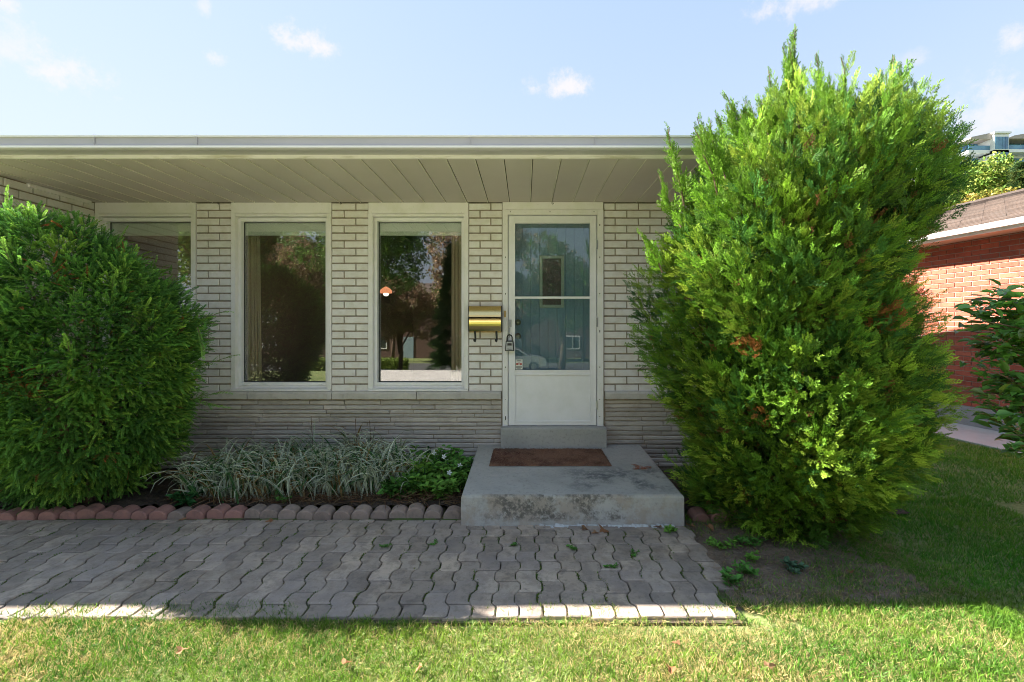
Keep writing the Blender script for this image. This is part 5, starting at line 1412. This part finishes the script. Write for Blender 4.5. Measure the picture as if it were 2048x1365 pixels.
# ============================================================ TREES AND FAR THINGS
def tree(name, x, y, z0, h, crown, label, cols, n=2600, leaf=.3, trunk=.16, group=None, conifer=False, cat='tree', seed=1, squash=1.0):
    r = np.random.default_rng(seed); e = tag(empty(name, (x, y, z0)), label, cat, group)
    tr = MB(); random.seed(seed)
    if conifer:
        tr.tube([(0, 0, 0), (0, 0, h * .5), (0, 0, h)], [trunk, trunk * .55, .01], 8)
        zz = r.random(n) ** 1.3; a = r.uniform(0, 6.28, n); rad = crown * (1 - zz) * (.75 + .25 * np.sin(zz * 60 + a)) * r.uniform(.35, 1, n) ** .5
        P = np.stack([np.cos(a) * rad, np.sin(a) * rad, h * .08 + zz * h * .92 - rad * .18], 1); A = np.stack([np.cos(a), np.sin(a), -.25 + 0 * a], 1) + r.normal(size=(n, 3)) * .3
    else:
        ch_ = h * .68 if h > 3 else h * .85; cz = h - ch_ / 2
        tr.tube([(0, 0, 0), (.05 * crown, 0, h * .25), (-.03 * crown, 0, h * .5), (0, 0, h * .8)], [trunk, trunk * .8, trunk * .5, trunk * .15], 8)
        cen = []
        for i in range(16):
            d = r.normal(size=3); d /= np.linalg.norm(d); c = d * np.array([crown * .62, crown * .62, ch_ * .5 * .62]) * r.uniform(.55, 1.1) + [0, 0, cz]; cen.append((c, crown * r.uniform(.30, .48)))
            tr.tube([(0, 0, h * random.uniform(.22, .5)), tuple(c * .5 + np.array([0, 0, h * .2])), tuple(c)], [trunk * .4, trunk * .25, trunk * .06], 6)
        ci = r.integers(0, len(cen), n); d = unit(r.normal(size=(n, 3))); rr_ = r.uniform(.35, 1, n) ** .4
        P = np.array([cen[i][0] for i in ci]) + d * (np.array([cen[i][1] for i in ci]) * rr_)[:, None] * [1, 1, squash]; A = d + r.normal(size=(n, 3)) * .5
    ci2 = r.integers(0, len(cols), n); C = np.array(cols)[ci2] * r.uniform(.6, 1.4, (n, 1))
    v, q, t = scatter(JUN if conifer else CLUMP, P, A, unit(r.normal(size=(n, 3)) + [0, 0, .5]), r.uniform(.7, 1.3, n) * leaf * (1.8 if conifer else 1), C)
    link('crown', np_mesh('crown', v, q, 'foliage', t), e); tr.build('trunk', 'bark', e, smooth=True); return e
PLUM = [(.32, .20, .13), (.40, .28, .19), (.24, .16, .10), (.24, .24, .09)]
GRN = [(.09, .19, .04), (.14, .25, .05), (.07, .14, .035)]; YGR = [(.19, .28, .05), (.26, .30, .06), (.12, .22, .04)]; YEL = [(.38, .30, .05), (.45, .33, .10), (.22, .25, .05)]; DKG = [(.03, .07, .02), (.045, .09, .025)]
def far(px, pyt, Y): return PX(px, Y), PZ(pyt, Y)
x, z = far(1955, 312, 34); tree('maple_tree', x, 34, 0, z * 1.14, 3.2, 'yellow-green tree below the balconies of the apartment building', YGR, 3000, .42, .22, 'trees behind the red brick house', seed=3)
x, z = far(1892, 345, 38); tree('maple_tree', x, 38, 0, z * 1.14, 3.0, 'light green tree touching the outline of the juniper at the right', YGR, 2600, .42, .22, 'trees behind the red brick house', seed=4)
x, z = far(2025, 318, 40); tree('maple_tree', x, 40, 0, z * 1.14, 3.4, 'olive green tree beneath the right end of the apartment building', YGR + GRN, 3000, .45, .24, 'trees behind the red brick house', seed=5)
x, z = far(1975, 358, 26); tree('maple_tree', x, 26, 0, z, 2.1, 'small yellow autumn tree just above the neighbour\'s roof', YEL, 2200, .30, .15, 'trees behind the red brick house', seed=6)
x, z = far(2052, 322, 27); tree('spruce_tree', x, 27, 0, z, 2.4, 'dark spruce at the right edge above the neighbour\'s roof', DKG + [(.10, .13, .03)], 2600, .34, .18, 'trees behind the red brick house', conifer=True, seed=7)
x, z = far(2010, 345, 30); tree('cedar_tree', x, 30, 0, z, 2.0, 'dark green bushy tree between the yellow tree and the spruce', DKG + GRN, 2200, .32, .18, 'trees behind the red brick house', seed=8)
# hillside wood behind
n = 5200; X = rng.uniform(40, 190, n); Y = rng.uniform(66, 112, n); H = np.array([ground_z(a, b_) for a, b_ in zip(X, Y)]); P = np.stack([X, Y, H + rng.uniform(0, 9, n)], 1)
v, q, t = scatter(CLUMP, P, rand_dirs(n), rand_dirs(n), rng.uniform(1.2, 2.4, n), np.array([.09, .15, .035]) * rng.uniform(.6, 1.5, (n, 1)))
tag(link('hillside_wood', np_mesh('hillside_wood', v, q, 'foliage', t)), 'green wood on the slope below the far apartment building', 'wood', kind='stuff')

# --- apartment building, far
AY = 120.0
ax0 = PX(1925, AY); az1 = PZ(276, AY); az0 = PZ(312, AY)
ap = tag(empty('apartment_building', (ax0, AY, 0)), 'distant white apartment building with glass balconies above the trees', 'building')
def abox(x0, x1, y0, y1, z0, z1, name, mn, par=None): return MB().box(x0, x1, y0, y1, z0, z1).build(name, mn, par if par is not None else ap)
W_ = 26.0; m1 = F / AY
def pxm(px): return PX(px, AY) - ax0
body = abox(-6, W_, 1.5, 14, 20, az1 - .4, 'wall', 'apartment_white')
for k in range(4):
    zt = az1 - k * 3.9
    if k == 0: rz = zt
    # slab and its parapet
    abox(pxm(1925), pxm(1968), -1.6, 1.5, zt - 4.5, zt - 3.75, 'balcony', 'apartment_white'); abox(pxm(1997), W_ + 2, -1.6, 1.5, zt - 4.3, zt - 3.55, 'balcony', 'apartment_white')
    abox(pxm(1925.5), pxm(1968) - .05, -1.55, -1.45, zt - 3.74, zt - 2.6, 'balustrade', 'apartment_glass'); abox(pxm(1998.5), W_ + 2, -1.55, -1.45, zt - 3.54, zt - 2.5, 'balustrade', 'apartment_glass')
    for a, b_ in ((1929, 1942), (1943, 1955), (1956, 1966), (2004, 2016), (2017, 2027), (2029, 2040), (2041, 2052), (2054, 2066)):
        w = abox(pxm(a), pxm(b_), 1.40, 1.49, zt - 3.7, zt - .9, 'window', 'apartment_glass')
    bay = abox(pxm(1968), pxm(1997), -2.6, 1.45, zt - 4.9, zt - .2, 'bay', 'apartment_white')
    for a, b_ in ((1970, 1976.5), (1977, 1983.5), (1984, 1989.5), (1990, 1995.5)): abox(pxm(a), pxm(b_), -2.68, -2.61, zt - 3.9, zt - .8, 'window', 'apartment_glass', bay)
mr = MB(); mr.prism([(pxm(1926), az1 - 1.0), (pxm(1928), az1 - .6), (pxm(1962), az1 + .35), (pxm(1968), az1 + .35), (pxm(1968), az1 - 1.1)], -2.0, 1.48, 'y')
mr.prism([(pxm(1997), az1 - 1.0), (pxm(2012), az1 - .2), (pxm(2030), az1 + .2), (W_ + 3, az1 + .3), (W_ + 3, az1 - 1.0)], -2.0, 1.48, 'y'); mr.build('roof', 'apartment_roof', ap)
MB().box(pxm(1967), pxm(2000), -2.9, 3, az1 + .02, az1 + .45).build('roof', 'apartment_white', ap)
abox(pxm(1951), pxm(1966), 2, 8, az1 - .4, az1 + .75, 'rooftop_box', 'apartment_white'); abox(pxm(2026), W_, 2, 9, az1 - .4, az1 + .9, 'rooftop_box', 'apartment_white'); abox(pxm(2018), W_ + 4, 10, 16, az1 - .4, az1 + 2.3, 'rooftop_box', 'apartment_white')

# ============================================================ ACROSS THE STREET (seen in the glass)
tree('plum_tree', -6.6, -15.0, ground_z(0, -15), 5.4, 2.3, 'small brown-leaved plum tree on the front lawn, mirrored in the second window', PLUM, 3600, .20, .13, seed=11)
tree('plum_tree', -2.2, -13.5, ground_z(0, -13.5), 8.4, 3.0, 'tall brown-leaved plum tree nearer the door, mirrored in the glass', PLUM, 4200, .24, .18, seed=12)
tree('plum_tree', 2.0, -17, ground_z(0, -17), 8.5, 3.2, 'brown-leaved tree mirrored in the storm door', PLUM + GRN, 3800, .28, .2, seed=17)
tree('maple_tree', -5.4, -5.8, ground_z(0, -5.8), 6.6, 2.6, 'big green tree whose low branches are mirrored in the window tops', GRN + [(.12, .16, .04)], 5200, .17, .16, seed=13)
tree('spruce_tree', -2.55, -7.2, ground_z(0, -7.2), 4.6, .85, 'dark slender spruce mirrored at the right of the second window', DKG, 2600, .16, .09, conifer=True, seed=14)
tree('plum_tree', -10.2, -11.5, ground_z(0, -11.5), 6.6, 2.3, 'brown-leaved plum tree mirrored at the right of the first full window', PLUM, 4600, .17, .14, seed=21)
tree('maple_tree', -14, -12, ground_z(0, -12), 9.0, 3.4, 'wide green tree further left on the front lawn', GRN + YGR, 4000, .32, .26, seed=15)
tree('maple_tree', 6.5, -14, ground_z(0, -14), 9.5, 3.6, 'wide green tree behind the camera to the right', GRN, 3800, .34, .28, seed=16)
tree('maple_tree', -20, -40, -1.8, 12, 5, 'green tree beyond the street at the left', GRN, 3000, .5, .4, seed=18)
tree('maple_tree', 12, -42, -1.8, 13, 5.5, 'green tree beyond the street at the right', GRN, 3000, .5, .4, seed=19)
tree('maple_tree', -5.5, -32.6, -1.8, 8.0, 3.2, 'green street tree beyond the car, left of the storm door reflection', GRN, 3000, .36, .2, seed=31)
tree('plum_tree', -.2, -32.8, -1.8, 7.5, 3.0, 'brown-leaved street tree straight beyond the parked car', PLUM, 3000, .34, .2, seed=32)
tree('maple_tree', 5.2, -32.4, -1.8, 8.4, 3.4, 'green street tree beyond the road at the right of the door reflection', GRN + YGR, 3000, .36, .2, seed=33)
tree('maple_tree', -12, -32.5, -1.8, 8.0, 3.6, 'green street tree beyond the hedge', GRN, 3000, .38, .2, seed=34)
# clipped hedge
n = 5200; P = np.stack([rng.uniform(-14, -7.2, n), rng.uniform(-19.4, -18.6, n), ground_z(0, -19) + rng.uniform(0, 1.15, n)], 1)
v, q, t = scatter(CLUMP, P, rand_dirs(n), rand_dirs(n), rng.uniform(.12, .22, n), np.array([.20, .27, .05]) * rng.uniform(.6, 1.4, (n, 1)))
hd = link('hedge', np_mesh('hedge', v - [-10, -19, 0], q, 'foliage', t), loc=(-10, -19, 0)); tag(hd, 'low clipped yellow-green hedge near the street, mirrored in the second window', 'hedge')
# row of houses over the street
for i, (x, w) in enumerate(((-30, 10.9), (-19, 10.9), (-8, 10.9), (3, 10.9), (14, 10.9))):
    h_ = tag(empty('town_house', (x, -37, -1.8)), ['leftmost dark brick town house across the street', 'second dark brick town house from the left across the street', 'dark brick town house straight across the street', 'second dark brick town house from the right across the street', 'rightmost dark brick town house across the street'][i], 'house', 'town houses across the street')
    MB().box(0, w, -8, 0, 0, 5.6).build('wall', 'far_brick', h_)
    MB().prism([(.5, 5.6), (-4, 7.8), (-8.5, 5.6)], -.4, w + .4).build('roof', 'asphalt_shingle', h_)
    for k, (wx_, wz_) in enumerate(((.9, .9), (3.7, .9), (.9, 3.5), (3.7, 3.5), (6.6, 3.5))):
        f_ = MB().box(wx_, wx_ + 1.5, .005, .06, wz_, wz_ + 1.3).build('window', 'vinyl_white', h_)
        MB().box(wx_ + .12, wx_ + .7, .062, .07, wz_ + .12, wz_ + 1.18).build('pane', 'car_glass', f_); MB().box(wx_ + .8, wx_ + 1.38, .062, .07, wz_ + .12, wz_ + 1.18).build('pane', 'car_glass', f_)
    MB().box(6.9, 7.9, .005, .05, 0, 2.1).build('door', 'inner_door_paint', h_)

# --- silver car parked on the street, nose to the right as mirrored
cr = tag(empty('parked_car', (-.75, -24.9, -1.785)), 'silver compact car parked at the kerb across the lawn, mirrored in the storm door', 'car')
sec = []   # (x, half width low, z bottom, z belt, roof z or None)
side = [(-2.25, .55), (-2.28, .75), (-2.22, .98), (-2.0, 1.05), (-1.75, 1.50), (-1.3, 1.62), (-.2, 1.64), (.35, 1.55), (1.05, 1.08), (1.75, .98), (2.15, .86), (2.27, .62), (2.25, .35), (1.85, .28), (-1.9, .28), (-2.2, .35)]
bmc = bmesh.new()
def ringv(y, k, pinch):
    out = []
    for x, z in side:
        zz = z; out.append(bmc.verts.new((x * k, y * (1 - (pinch * max(0, z - .98) / .66)), zz)))
    return out
rings = [ringv(y, k, p) for y, k, p in ((-.90, .985, .20), (-.86, 1.0, .16), (-.3, 1.01, .05), (.3, 1.01, .05), (.86, 1.0, .16), (.90, .985, .20))]
for a, b_ in zip(rings[:-1], rings[1:]):
    for i in range(len(side)): bmc.faces.new((a[i], a[(i+1) % len(side)], b_[(i+1) % len(side)], b_[i]))
bmc.faces.new(rings[0]); bmc.faces.new(rings[-1][::-1]); bmesh.ops.recalc_face_normals(bmc, faces=bmc.faces)
me = bpy.data.meshes.new('body'); bmc.to_mesh(me); bmc.free(); me.materials.append(MATS['car_silver'])
link('body', me, cr, bevel=.05)
for s in (-1, 1):
    m = MB()
    def yy(z): return s * (.895 * (1 - .20 * max(0, z - .98) / .66) + .006)
    m.add([(x, yy(z), z) for x, z in ((-1.85, 1.06), (-1.62, 1.46), (-1.2, 1.55), (-.55, 1.56), (-.55, 1.06))], [(0, 1, 2, 3, 4)]); m.add([(x, yy(z), z) for x, z in ((-.47, 1.06), (-.47, 1.56), (-.15, 1.56), (.30, 1.47), (.92, 1.08))], [(0, 1, 2, 3, 4)])
    m.build('side_window', 'car_glass', cr)
    for x in (-1.42, 1.40):
        wh = MB(); n = 20
        def ring_(r0, y): return [(x + r0 * math.cos(2*math.pi*k/n), y, .33 + r0 * math.sin(2*math.pi*k/n)) for k in range(n)]
        vs = ring_(.33, s * .70) + ring_(.33, s * .905) + ring_(.21, s * .91); wh.add(vs, [(k, (k+1) % n, n+(k+1) % n, n+k) for k in range(n)] + [(n+k, n+(k+1) % n, 2*n+(k+1) % n, 2*n+k) for k in range(n)])
        w = wh.build('wheel', 'tyre', cr); rm_ = MB().add(ring_(.21, s * .905), [tuple(range(n))]); rm_.build('rim', 'grey_metal', w)
    MB().box(2.10, 2.26, s * .55, s * .84, .66, .80).build('headlight', 'fascia_white', cr, bevel=.02)
m = MB().add([(1.02, -.66, 1.13), (1.02, .66, 1.13), (.40, .60, 1.545), (.40, -.60, 1.545)], [(0, 1, 2, 3)]); m.build('windscreen', 'car_glass', cr).location = (.03, 0, .02)
for o in bpy.data.objects:
    if o.name.startswith('hedge'): pass
